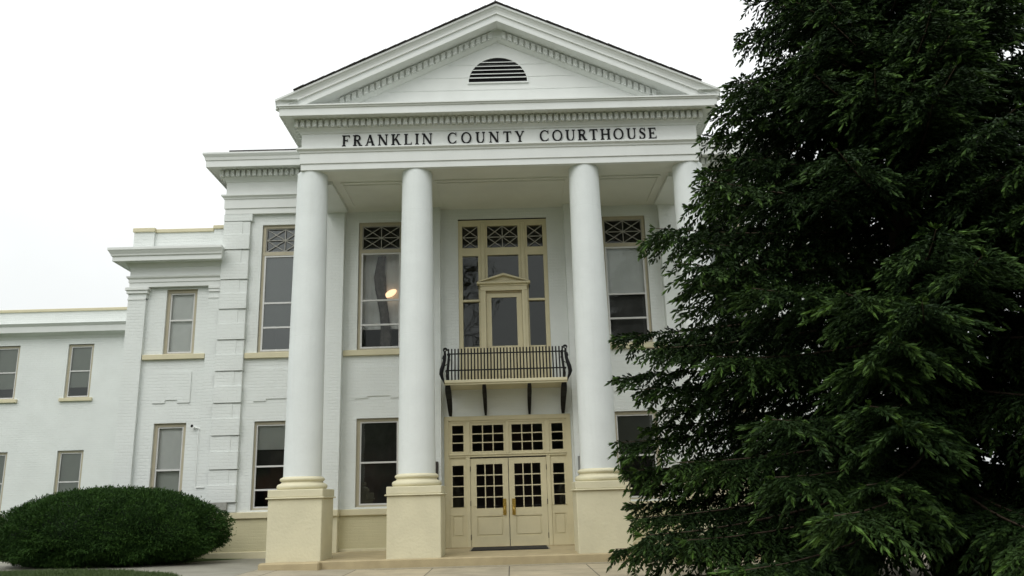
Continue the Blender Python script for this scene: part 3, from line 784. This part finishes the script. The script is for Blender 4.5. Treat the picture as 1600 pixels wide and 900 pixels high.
for x in (-1.37, -.515, .55, 1.365):
    mb = MB()
    up_ = [(1.58, 3.70), (1.62, 3.63), (1.78, 3.55), (2.0, 3.46), (2.2, 3.34), (2.36, 3.20), (2.45, 3.07)]
    th = [.03, .055, .065, .06, .05, .04, .022]; hwid = [q*(2.2 if abs(x) > 1 else 1.6) for q in (.024, .03, .032, .03, .028, .024, .016)]
    rings = []
    for (yy_, z), t_, h_ in zip(up_, th, hwid):
        rings.append([(x - h_, yy_, z - t_/2), (x + h_, yy_, z - t_/2), (x + h_, yy_ + .01, z + t_/2), (x - h_, yy_ + .01, z + t_/2)])
    mb.loft(rings)
    mb.box(x - .02, x + .02, P - .03, P - .002, 3.07, 3.70)
    mb.build('balcony_bracket', 'iron', bal)

# ---- low wings either side
YW = P + .10
def wing(s):
    m_ = lambda a, b: tuple(sorted((s*a, s*b)))
    H = [(*m_(7.775, 8.55), 4.80, 6.47), (*m_(7.83, 8.62), 1.02, 3.10)]
    mb = MB(); wall_grid(mb, *m_(7.12, 9.46), -.3, 6.60, YW, H)
    x = s*9.46
    mb.quad((x, P + .02, -.3), (x, 12, -.3), (x, 12, 8.0), (x, P + .02, 8.0))
    mb.box(*m_(7.14, 9.44), P + .06, P + .3, 7.02, 7.98)
    mb.box(*m_(7.14, 7.42), P + .0, P + .3, 7.5, 8.03); mb.box(*m_(8.95, 9.47), P + .0, P + .3, 7.5, 7.99)
    part(mb, 'wing_wall', 'brick')
    mb = MB(); mb.cbox(*m_(7.14, 7.44), P - .04, P + .34, 8.032, 8.125, .01); mb.cbox(*m_(7.44, 8.93), P + .02, P + .34, 7.982, 8.075, .01); mb.cbox(*m_(8.93, 9.50), P - .04, P + .34, 7.992, 8.10, .01)
    part(mb, 'parapet_coping', 'creamtrim')
    # entablature of the wing: architrave, frieze, cornice
    pr = [(-.1, 6.52), (.0, 6.525), (.0, 6.64), (.02, 6.645), (.02, 6.72), (.06, 6.76), (.07, 6.80), (0, 6.805), (0, 7.02), (.03, 7.05), (.08, 7.12), (.09, 7.14), (.30, 7.15), (.30, 7.13), (.33, 7.13), (.33, 7.24), (.36, 7.26), (.37, 7.30), (.41, 7.37), (.43, 7.40), (.43, 7.46), (-.1, 7.50)]
    mb = MB()
    if s < 0:
        mb.sweep(pr, -9.47, -7.13, P - .02, 12, True, False)
        # the cornice dies against the quoins with a mitred return
        q = [p for p in pr if p[1] > 7.12]
        n = len(q); A_ = [(-7.13, P - .02 - o, z) for o, z in q]; B_ = [(-7.13 + max(o - .08, 0)*.25, P - .02 - o, z) for o, z in q]
        mb.add(A_ + B_, [(i, i + n, i + n + 1, i + 1) for i in range(n - 1)] + [tuple(range(n, 2*n))])
    else: mb.sweep(pr, 7.13, 9.47, P - .02, 12, False, True)
    part(mb, 'wing_entablature', 'trim')
    for a, b in ((7.152, 7.45), (9.03, 9.48)):
        mb = MB(); mb.box(*m_(a, b), P, P + .3, -.3, 6.52); pl = part(mb, 'wing_pilaster', 'brick')
        mb = MB(); mb.cbox(*m_(a, b + .01), P - .05, P + .2, 6.44, 6.518, .006) if a < 8 else mb.cbox(*m_(a - .07, b + .07), P - .07, P + .2, 6.44, 6.518, .006)
        mb.cbox(*m_(a, b + .005), P - .03, P + .2, 6.36, 6.44, .006) if a < 8 else mb.cbox(*m_(a - .04, b + .04), P - .04, P + .2, 6.36, 6.44, .006)
        mb.box(*m_(a - .0, b + .012), P - .015, P + .2, 6.20, 6.235)
        mb.build('capital', 'trim', pl)
    mb = MB(); mb.cbox(*m_(7.47, 9.02), YW - .08, YW + .05, 4.665, 4.795, .01); part(mb, 'window_sill', 'creamtrim')
    mb = MB(); mb.box(*m_(7.12, 9.5), P - .015, P + .2, -.2, .9); part(mb, 'base_wall', 'creamwall')
    mb = MB(); apron(mb, s*8.24, YW, .46, .15, 4.36, 3.585, 3.66); part(mb, 'apron_panel', 'brick')
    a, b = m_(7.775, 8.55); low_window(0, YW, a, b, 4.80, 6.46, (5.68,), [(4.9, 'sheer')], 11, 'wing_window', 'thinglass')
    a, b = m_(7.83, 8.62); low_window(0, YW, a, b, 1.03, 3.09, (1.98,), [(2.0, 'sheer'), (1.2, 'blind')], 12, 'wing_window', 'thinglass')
    mb = MB(); mb.quad((s*7.13, P + .3, 7.5), (s*9.4, P + .3, 7.5), (s*9.4, 12, 7.55), (s*7.13, 12, 7.55)); part(mb, 'wing_roof', 'roof')
wing(-1); wing(1)
# ---- rear range of the building, set back behind the left wing
mb = MB()
RH = [(-15.0 + k*2.6 - .45, -15.0 + k*2.6 + .45, z0, z1) for k in (-1, 0, 1, 2) for z0, z1 in ((1.0, 3.1), (4.9, 6.8))]
wall_grid(mb, -19, -9.46, -.3, 8.0, 11.0, RH, .25)
mb.quad((-19, 11, -.3), (-19, 20, -.3), (-19, 20, 8), (-19, 11, 8)); mb.quad((-19, 11, 8), (-9.4, 11, 8), (-9.4, 20, 8), (-19, 20, 8))
part(mb, 'rear_wall', 'brick')
mb = MB(); mb.sweep([(0, 7.0), (.05, 7.1), (.3, 7.2), (.32, 7.4), (.4, 7.5), (0, 7.55)], -19, -9.4, 11, 20, True, False); part(mb, 'rear_cornice', 'trim')
mb = MB(); mb.cbox(-19.05, -9.4, 10.95, 11.3, 8.0, 8.1, .01); part(mb, 'parapet_coping', 'creamtrim')
mb = MB(); mb.box(-19, -9.5, 10.97, 11.2, -.3, .8); part(mb, 'base_wall', 'creamwall')
for a, b, c, d in RH:
    mb = MB(); mb.cbox(a - .12, b + .12, 10.92, 11.05, c - .12, c - .003, .01); part(mb, 'window_sill', 'creamtrim')
for a, b, c, d in RH: low_window(0, 11.0, a, b, c, d, ((c + d)/2,), [(c + .4, 'blind')], 13, 'rear_window')

# ---- rooms behind the glass
mb = MB()
for z0, z1 in ((-.05, 3.9), (4.1, 8.6)):
    for xa, xb in ((-7.0, -4.4), (-4.36, -1.75), (-1.7, 1.7), (1.75, 4.36), (4.4, 7.0)):
        y0, y1 = P + .29, 7.0
        mb.quad((xa, y1, z0), (xb, y1, z0), (xb, y1, z1), (xa, y1, z1)); mb.quad((xa, y0, z0), (xb, y0, z0), (xb, y1, z0), (xa, y1, z0))
        mb.quad((xa, y0, z1), (xb, y0, z1), (xb, y1, z1), (xa, y1, z1)); mb.quad((xa, y0, z0), (xa, y1, z0), (xa, y1, z1), (xa, y0, z1)); mb.quad((xb, y0, z0), (xb, y1, z0), (xb, y1, z1), (xb, y0, z1))
for xa, xb in ((-9.4, -7.2), (7.2, 9.4), (-18.9, -9.6)):
    yb0 = YW + .29 if abs(xa) < 10 else 11.27
    for z0, z1 in ((-.05, 3.9), (4.1, 7.0)):
        mb.quad((xa, yb0 + 3, z0), (xb, yb0 + 3, z0), (xb, yb0 + 3, z1), (xa, yb0 + 3, z1)); mb.quad((xa, yb0, z0), (xb, yb0, z0), (xb, yb0 + 3, z0), (xa, yb0 + 3, z0)); mb.quad((xa, yb0, z1), (xb, yb0, z1), (xb, yb0 + 3, z1), (xa, yb0 + 3, z1))
part(mb, 'interior_room', 'room')

# ---- small things on the wall
mb = MB(); mb.cbox(-7.1, -6.665, P - .115, P, 1.005, 1.325, .008); part(mb, 'cornerstone', 'stone')
mb = MB(); mb.cbox(-1.80, -1.655, P - .275, P - .238, 1.455, 1.985, .006)
mb.box(-1.785, -1.67, P - .279, P - .27, 1.47, 1.97)
o = mb.build('wall_plaque', 'plaque'); tag(o, 'narrow dark bronze plaque on the pilaster left of the entrance', 'plaque')
nbq = empty('notice_case', (1.72, P - .24, 1.44), 'slim grey framed notice case on the pilaster right of the entrance', 'notice case')
mb = MB(); frame(mb, 1.655, 1.90, 1.445, 2.02, .03, P - .30, P - .242); mb.build('case_frame', 'grey', nbq)
mb = MB(); mb.box(1.685, 1.87, P - .262, P - .243, 1.475, 1.99); mb.build('notice_sheet', 'paper', nbq)
mb = MB(); mb.tube([(-7.60, YW - .02, 2.965), (-7.50, YW - .02, 2.955), (-7.46, YW - .02, 2.93)], .014, 8)
mb.tube([(-7.47, P - .02, 2.94), (-7.475, P - .02, 1.55)], .012, 8); mb.tube([(-7.475, P - .02, 1.55), (-7.25, P - .02, 1.545)], .012, 8)
o = mb.build('wall_conduit', 'trim'); tag(o, 'thin white conduit pipe running down the wing wall beside the quoins', 'conduit')
cm = empty('wall_fixture', (-7.63, YW - .05, 2.98), 'tiny white wall fixture with dark cap above the lower wing window corner', 'wall light')  # small white bracket with a dark cap, unlit
mb = MB(); mb.tube([(-7.62, YW, 2.97), (-7.62, YW - .10, 2.97)], [.03, .022], 10); mb.build('fixture_body', 'trim', cm)
mb = MB(); mb.lathe(-7.655, YW - .09, [(.018, 2.975), (.03, 2.99), (.026, 3.035), (.01, 3.045)], 12); mb.build('fixture_cap', 'iron', cm)

# doormat
dm = empty('doormat', (0, 2.1, 0), 'black rubber doormat with pale ends before the double doors', 'doormat')
mb = MB(); mb.cbox(-.86, .84, 1.25, 2.38, -.008, .016, .004); mb.build('mat_pile', 'mat', dm)
mb = MB(); mb.cbox(-.90, -.862, 1.25, 2.38, -.008, .010, .003); mb.cbox(.842, .88, 1.25, 2.38, -.008, .010, .003); mb.build('mat_edge', 'matedge', dm)

# curtain and lamp behind the tall window left of centre
mb = MB(); n = 26; rng = random.Random(3)
ctr = [(7.26, -3.13, .085), (7.0, -3.17, .10), (6.7, -3.19, .135), (6.4, -3.16, .13), (6.1, -3.12, .11), (5.75, -3.06, .105), (5.4, -3.03, .11), (5.1, -3.02, .13), (4.8, -3.02, .14)]
vs = []; 
for z, x, wv in ctr:
    for k in range(n):
        a = 2*math.pi*k/n; r_ = 1 + .22*math.sin(7*a + z*5)
        vs.append((x + wv*r_*math.cos(a), P + .31 + .06*r_*math.sin(a), z))
mb.add(vs, [(i*n + k, i*n + (k+1) % n, (i+1)*n + (k+1) % n, (i+1)*n + k) for i in range(len(ctr)-1) for k in range(n)], True)
o = mb.build('curtain', 'curtain'); tag(o, 'grey gathered curtain hanging in the tall window left of the balcony', 'curtain')
mb = MB(); n_ = 40
xs = [-3.66 + 1.08*k/n_ for k in range(n_ + 1)]
mb.add([(x, P + .44 + .008*math.sin(x*40), 5.36) for x in xs] + [(x, P + .44 + .008*math.sin(x*40), 7.4) for x in xs], [(k, k+1, n_+2+k, n_+1+k) for k in range(n_)], True)
o = mb.build('window_sheer', 'sheer'); tag(o, 'pale sheer drawn behind the grey curtain in the tall window left of the balcony', 'curtain')
lp = empty('oval_lamp', (-2.93, P + .5, 6.33), 'glowing oval lamp behind the tall window left of the balcony', 'lamp')
mb = MB()
tx = Vector((.87, 0, .50)); tz = Vector((-.50, 0, .87)); cc = Vector((-2.90, P + .30, 6.27))
rings = []
for j in range(9):
    t_ = -math.pi/2*.97 + math.pi*.97*j/8
    rings.append([tuple(cc + tx*(.165*math.cos(2*math.pi*k/24)*math.cos(t_)) + tz*(.085*math.sin(2*math.pi*k/24)*math.cos(t_)) + Vector((0, 1, 0))*(.05*math.sin(t_))) for k in range(24)])
mb.loft(rings, True); mb.build('lamp_shade', 'lamp', lp)
mb = MB(); mb.tube([(-2.90, P + .34, 6.27), (-2.90, P + .43, 6.29)], .012); mb.build('lamp_arm', 'brass', lp)

# ================================================================== PLANTS
def fast_mesh(name, V, F4, tint, mat, parent=None):
    me = bpy.data.meshes.new(name)
    V = np.asarray(V, np.float32); F4 = np.asarray(F4, np.int32); nf = len(F4)
    me.vertices.add(len(V)); me.vertices.foreach_set('co', V.ravel())
    me.loops.add(nf*4); me.loops.foreach_set('vertex_index', F4.ravel())
    me.polygons.add(nf); me.polygons.foreach_set('loop_start', np.arange(0, nf*4, 4, dtype=np.int32)); me.polygons.foreach_set('loop_total', np.full(nf, 4, np.int32))
    at = me.attributes.new('tint', 'FLOAT', 'POINT'); at.data.foreach_set('value', np.asarray(tint, np.float32))
    me.materials.append(M[mat]); me.update(calc_edges=True)
    o = bpy.data.objects.new(name, me); C.objects.link(o)
    if parent: o.parent = parent; o.matrix_parent_inverse = parent.matrix_world.inverted()
    return o
def unit(a): return a/np.maximum(np.linalg.norm(a, axis=1, keepdims=True), 1e-9)
def shoots(Pp, D, Ln, tint, rs, nb=5, wid=.0085, spread=.35, start=.45, side_len=.62, mid=.4):
    """needle brushes: nb narrow blades per shoot fanning round the twig"""
    n = len(Pp); D = unit(D)
    ref = np.where(np.abs(D[:, 2:3]) > .9, np.array([[1., 0, 0]]), np.array([[0., 0, 1]]))
    U = unit(np.cross(D, ref)); W_ = np.cross(D, U)
    Vs = []; Ts = []
    for k in range(nb):
        a = 2*np.pi*k/nb + rs.uniform(0, 6.28, n)
        rad = (np.cos(a)[:, None]*U + np.sin(a)[:, None]*W_)
        st = (rs.uniform(0, start, n)*(0 if k == 0 else 1))[:, None]*Ln[:, None]
        d2 = unit(D + rad*((0 if k == 0 else spread)*rs.uniform(.6, 1.3, n))[:, None])
        l2 = Ln[:, None]*(1.0 if k == 0 else side_len)*rs.uniform(.8, 1.15, n)[:, None]
        side = np.cross(d2, rad); b = Pp + D*st
        wv = wid*rs.uniform(.8, 1.3, n)[:, None]
        Vs.append(np.stack([b, b + d2*l2*mid + side*wv, b + d2*l2, b + d2*l2*mid - side*wv], 1))
        Ts.append(np.repeat(tint[:, None], 4, 1))
    V = np.concatenate(Vs).reshape(-1, 3); T = np.concatenate(Ts).reshape(-1)
    F = np.arange(len(V)).reshape(-1, 4)
    return V, F, np.clip(T, 0, 1)

def make_spruce(base, seed):
    rs = np.random.RandomState(seed)
    bx, by, bz = base
    tree = empty('spruce_tree', base, 'tall dark green spruce with drooping branches standing in front of the courthouse', 'tree')
    H = 13.4
    mb = MB(); n = 16
    mb.tube([(bx + .05*math.sin(i), by + .05*math.cos(i*1.3), bz + H*i/n) for i in range(n + 1)], [.30*(1 - i/n)**.85 + .012 for i in range(n + 1)], 10)
    mb.build('trunk', 'bark', tree)
    prof_z = [0, 1.1, 2.0, 3.0, 3.9, 4.6, 5.4, 6.4, 6.9, 7.3, 8.2, 9.5, 11, 12.4, 13.4]; prof_r = [4.4, 4.60, 4.2, 4.0, 4.05, 3.9, 3.3, 2.92, 2.6, 2.35, 1.95, 1.6, 1.1, .5, .1]
    limbs = MB(); SP, SD, SL_, ST = [], [], [], []
    z = .25; az = 0
    while z < H - .2:
        k = rs.randint(6, 8)
        for j in range(k):
            az += 2*math.pi/k + rs.uniform(-.35, .35)
            zz = z + rs.uniform(-.10, .10)
            Rr = np.interp(zz + (.3 if zz > 3 else 0), prof_z, prof_r)*rs.uniform(.86, 1.03)
            away = math.sin(az) > .45                     # far side, thinner sampling
            dx, dy = math.cos(az), math.sin(az); vig = rs.uniform(.15, 1.0)
            droop = .30 - .035*zz + rs.uniform(-.06, .08)
            m_ = 14; t = np.linspace(0, 1, m_ + 1)
            hgt = -droop*Rr*.9*(t - .38*t**2.6) + .0
            side = rs.uniform(-.10, .10)*Rr*t**2
            pts = np.stack([bx + dx*Rr*t - dy*side, by + dy*Rr*t + dx*side, bz + zz + .15*Rr + hgt], 1)
            limbs.tube([tuple(p) for p in pts[::2]], [max(.005, .028*(1 - .9*q)*min(1, Rr/2)) for q in t[::2]], 5)
            # lateral branchlets along both sides
            sp = .095 if not away else .14
            s0 = .14*Rr; s = s0
            while s < Rr*.99:
                q = s/Rr; p = np.array([np.interp(q, t, pts[:, i]) for i in range(3)])
                fresh = max(0, (q - .62)/.38)*vig*rs.uniform(.5, 1.2)   # this year's growth sits at the ends of the boughs
                i_ = min(int(q*m_), m_ - 1); f = pts[i_+1] - pts[i_]; f /= np.linalg.norm(f)
                lat = np.cross(f, [0, 0, 1]); lat /= np.linalg.norm(lat)
                for sg in (-1, 1):
                    ll = (.20 + .40*min(1, (Rr - s)/.6))*rs.uniform(.65, 1.15)*min(1, .45 + Rr/3.5)
                    d = f*rs.uniform(.40, .75) + lat*sg*rs.uniform(.6, 1.0) + np.array([0, 0, rs.uniform(-.55, .12)]); d /= np.linalg.norm(d)
                    nn = max(3, int(ll/.055)); u = (np.arange(nn) + .5)/nn
                    dr_ = rs.uniform(.1, .45)
                    c = p + d*(ll*u)[:, None] + np.array([0, 0, -1.])*(dr_*ll*u**2)[:, None]
                    df = unit(d + np.array([0, 0, -1.])*(2*dr_*u)[:, None])
                    l2 = np.cross(df, [0, 0, 1.]); l2 = unit(l2)
                    for sg2 in (-1, 1):
                        dd = df*.8 + l2*sg2*.62 + rs.normal(0, .16, (nn, 3)) + np.array([0, 0, -.20])
                        SP.append(c); SD.append(dd); SL_.append(rs.uniform(.085, .135, nn)*(1.1 - .25*u)); ST.append(rs.uniform(0, .22, nn) + fresh*u*rs.uniform(.3, 1, nn))
                    SP.append(c[-1:]); SD.append(df[-1:] + np.array([[0, 0, .05]])); SL_.append(np.array([.17])); ST.append(np.array([rs.uniform(.2, .5) + fresh]))
                    SP.append(c); SD.append(df*1.0 + np.array([0, 0, .25]) + rs.normal(0, .2, (nn, 3))); SL_.append(rs.uniform(.08, .14, nn)); ST.append(rs.uniform(0, .2, nn) + fresh*u*rs.uniform(.2, .9, nn))
                s += sp*rs.uniform(.8, 1.2)
            nt_ = 4
            SP.append(np.repeat(pts[-1:], nt_, 0)); SD.append(np.repeat((pts[-1] - pts[-2])[None]/np.linalg.norm(pts[-1]-pts[-2]), nt_, 0) + rs.normal(0, .3, (nt_, 3))); SL_.append(rs.uniform(.1, .15, nt_)); ST.append(rs.uniform(.5, 1, nt_))
        z += .21 if z < 9 else .28
    limbs.build('limbs', 'bark', tree)
    Pp = np.concatenate(SP); D = np.concatenate(SD); Ln = np.concatenate(SL_); T = np.concatenate(ST)
    print('spruce shoots', len(Pp))
    V, F, T = shoots(Pp, D, Ln, T, rs, nb=6, wid=.0102, spread=.16, start=.25, side_len=.75, mid=.66)
    fast_mesh('crown', V, F, T, 'needle', tree)
make_spruce((5.75, -6.6, -.2), 5)

def make_bush(cx, cy, rx, ry, h, seed, label):
    rs = np.random.RandomState(seed); g0 = gz(cx, cy)
    bush = empty('yew_bush', (cx, cy, g0), label, 'bush')
    def surf(th, ph, sc=1.0):
        # rounded mound, fuller low down, tucked in at the ground
        c = np.cos(ph); s = np.sin(ph)
        lump = 1 + .04*np.sin(3*th + 1.2) + .04*np.sin(7*th + 4*ph) + .03*np.sin(11*th - 6*ph + 2)
        r = np.sign(c)*np.abs(c)**(np.where(s > 0, 1.04, .50))*lump*sc
        return np.stack([cx + rx*r*np.cos(th), cy + ry*r*np.sin(th), g0 + .39*h + (np.where(s > 0, .61*h, .39*h))*np.sign(s)*np.abs(s)**.9*(lump*.4 + .6)*sc], 1)
    def norm(p): return unit(np.stack([(p[:, 0]-cx)/rx**2, (p[:, 1]-cy)/ry**2, (p[:, 2]-g0-.45*h)/(.55*h)**2], 1))
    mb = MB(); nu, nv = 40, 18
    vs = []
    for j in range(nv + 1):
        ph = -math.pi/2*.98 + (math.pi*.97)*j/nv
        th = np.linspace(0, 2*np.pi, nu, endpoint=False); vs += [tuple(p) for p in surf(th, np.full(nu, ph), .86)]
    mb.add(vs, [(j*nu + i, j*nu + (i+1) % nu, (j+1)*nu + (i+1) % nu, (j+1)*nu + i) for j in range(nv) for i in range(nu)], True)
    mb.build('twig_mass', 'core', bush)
    n = 75000
    th = rs.uniform(0, 2*np.pi, n); ph = np.arcsin(rs.uniform(-.95, 1, n))
    sc = rs.uniform(.87, 1.0, n); clump = np.sin(th*13 + 5*np.sin(ph*6))*np.cos(ph*15 + th*4); sc += .028*clump; sc += (rs.rand(n) < .012)*rs.uniform(.02, .07, n)
    p = surf(th, ph, sc); d = norm(p)*.8 + rs.normal(0, .6, (n, 3)) + np.array([0, 0, .05])
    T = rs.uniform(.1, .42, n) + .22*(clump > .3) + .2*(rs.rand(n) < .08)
    V, F, T = shoots(p, d, rs.uniform(.05, .10, n), T, rs, nb=4, wid=.007, spread=.5)
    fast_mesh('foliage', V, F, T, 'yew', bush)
make_bush(-8.62, .75, 2.38, 1.5, 1.56, 2, 'clipped rounded dark green yew bush in front of the left wing')

# grass at the lower left, and the lawn seen past the wing
def grass(n, xr, yr, seed, name, keep):
    rs = np.random.RandomState(seed)
    x = rs.uniform(*xr, n); yv = rs.uniform(*yr, n); k = keep(x, yv); x, yv = x[k], yv[k]; n = len(x)
    zg = -.19 + np.clip((-2.6 - x)*.03, 0, .17) - .02
    p = np.stack([x, yv, zg], 1); d = rs.normal(0, .35, (n, 3)); d[:, 2] = 1
    V, F, T = shoots(p, d, rs.uniform(.04, .09, n), rs.uniform(0, 1, n), rs, nb=2, wid=.004, spread=.6)
    o = fast_mesh(name, V, F, T, 'blade'); o['kind'] = 'stuff'; o['label'] = 'short mown lawn grass beside the path'; o['category'] = 'grass'
def left_lawn(x, y): return (y < -.8) & (x < -5.0 - .0*y) & (y < np.interp(x, [-9, -7.4, -6.2, -5.4, -5.0], [-.77, -1.02, -1.72, -3.02, -4.6]))
grass(60000, (-13, -5), (-5, -.7), 9, 'grass', left_lawn)

# leafy trees across the lawn behind the camera: what the panes mirror
def broad_tree(x, y, h, r, seed, label):
    rs = np.random.RandomState(seed); g0 = gz(x, y)
    t = empty('broadleaf_tree', (x, y, g0), label, 'tree', 'leafy trees across the street')
    mb = MB(); mb.tube([(x, y, g0 - .1), (x + .1, y, g0 + h*.3), (x - .1, y + .1, g0 + h*.75)], [.35, .26, .08], 9)
    mb.build('trunk', 'bark', t)
    lm = MB(); cl = []
    for k in range(15):
        a = rs.uniform(0, 6.28); z0 = rs.uniform(.25, .6)*h; e = np.array([x + math.cos(a)*r*rs.uniform(.4, .95), y + math.sin(a)*r*rs.uniform(.4, .95), g0 + z0 + rs.uniform(.1, .42)*h])
        lm.tube([(x, y, g0 + z0), tuple((np.array([x, y, g0 + z0])*.5 + e*.5) + np.array([0, 0, .3])), tuple(e)], [.13, .08, .03], 6); cl.append(e)
    lm.build('limbs', 'bark', t)
    Pp = np.concatenate([c + rs.normal(0, r*.22, (320, 3)) for c in cl])
    V, F, T = shoots(Pp, rs.normal(0, 1, Pp.shape), rs.uniform(.25, .45, len(Pp)), rs.uniform(0, 1, len(Pp)), rs, nb=2, wid=.09, spread=.9)
    fast_mesh('crown', V, F, T, 'leaf', t)
for a in ((-9, -44, 9, 4.2, 1, 'rounded leafy tree across the street mirrored in the left panes'), (-2.5, -48, 12.5, 4.0, 2, 'tall leafy tree across the street mirrored in the centre panes'),
          (5, -46, 8, 3.8, 3, 'low leafy tree across the street mirrored in the door panes'), (13, -44, 9, 4.5, 4, 'wide leafy tree across the street to the right'),
          (-18, -46, 10, 4.8, 6, 'wide leafy tree across the street far to the left')):
    broad_tree(*a)

# sparse tall tree behind the viewer, mirrored in the left panes of the centre window
rs = np.random.RandomState(21); tx_, ty_ = -3.0, -25.0; g0 = gz(tx_, ty_)
t = empty('tall_sparse_tree', (tx_, ty_, g0), 'tall sparse tree mirrored as dark branches in the centre window', 'tree')
mb = MB(); mb.tube([(tx_, ty_, g0 - .1), (tx_ - .1, ty_, 5), (tx_ + .1, ty_, 10), (tx_ + .3, ty_, 16)], [.26, .2, .13, .02], 9); mb.build('trunk', 'bark', t)
lm = MB(); tips = []
for k in range(34):
    z0 = rs.uniform(6, 14.5); a = rs.uniform(0, 6.28); L_ = rs.uniform(.9, 2.4)
    p0 = np.array([tx_ + .1, ty_, z0]); d = np.array([math.cos(a), math.sin(a), rs.uniform(.3, 1.0)])
    p1 = p0 + d*L_*.5 + rs.normal(0, .1, 3); p2 = p1 + (d + rs.normal(0, .3, 3))*L_*.5
    lm.tube([tuple(p0), tuple(p1), tuple(p2)], [.055, .035, .010], 5)
    for q in range(4):
        b0 = p1*.6 + p2*.4 if q % 2 else p1; b1 = b0 + (d + rs.normal(0, .7, 3))*.6; lm.tube([tuple(b0), tuple((b0 + b1)/2 + rs.normal(0, .06, 3)), tuple(b1)], [.022, .014, .005], 4); tips.append(b1)
    tips += [p1, p2]
lm.build('limbs', 'bark', t)
tp_ = np.array([q for q in tips if q[2] > 12.0]); Pp = np.concatenate([q + rs.normal(0, .35, (45, 3)) for q in tp_])
V, F, T = shoots(Pp, rs.normal(0, 1, Pp.shape), rs.uniform(.08, .14, len(Pp)), rs.uniform(0, 1, len(Pp)), rs, nb=1, wid=.03)
fast_mesh('crown', V, F, T, 'leaf', t)
# unseen brick building added across the street to keep sky out of low panes
M['redbrick'] = paint('dark_red_brick', (.13, .065, .045), .8, .12, 1.5, .2, 30, .2, brick=.5)
bb = empty('unseen_brick_building', (0, -60, -.2), 'long dark brick building, unseen, added across the street to darken the low panes', 'building')
mb = MB(); H2 = [(x, x + 1.3, z, z + 2.0) for x in range(-33, 33, 4) for z in (1, 5)]
mb.quad((-36, -60, -.3), (36, -60, -.3), (36, -60, 8.5), (-36, -60, 8.5)); mb.quad((-36, -60, -.3), (-36, -72, -.3), (-36, -72, 8.5), (-36, -60, 8.5)); mb.quad((36, -60, -.3), (36, -72, -.3), (36, -72, 8.5), (36, -60, 8.5)); mb.quad((-36, -72, -.3), (36, -72, -.3), (36, -72, 8.5), (-36, -72, 8.5))
mb.build('wall', 'redbrick', bb)
mb = MB(); mb.box(-36.3, 36.3, -72.3, -59.7, 8.5, 8.8); mb.build('roof', 'roof', bb)
for a, b, c, d in H2:
    mb = MB(); frame(mb, a, b, c, d, .1, -60.05, -59.95); mb.box(a + .1, b - .1, -60.02, -59.98, c + .1, d - .1); mb.build('window', 'iron', bb)
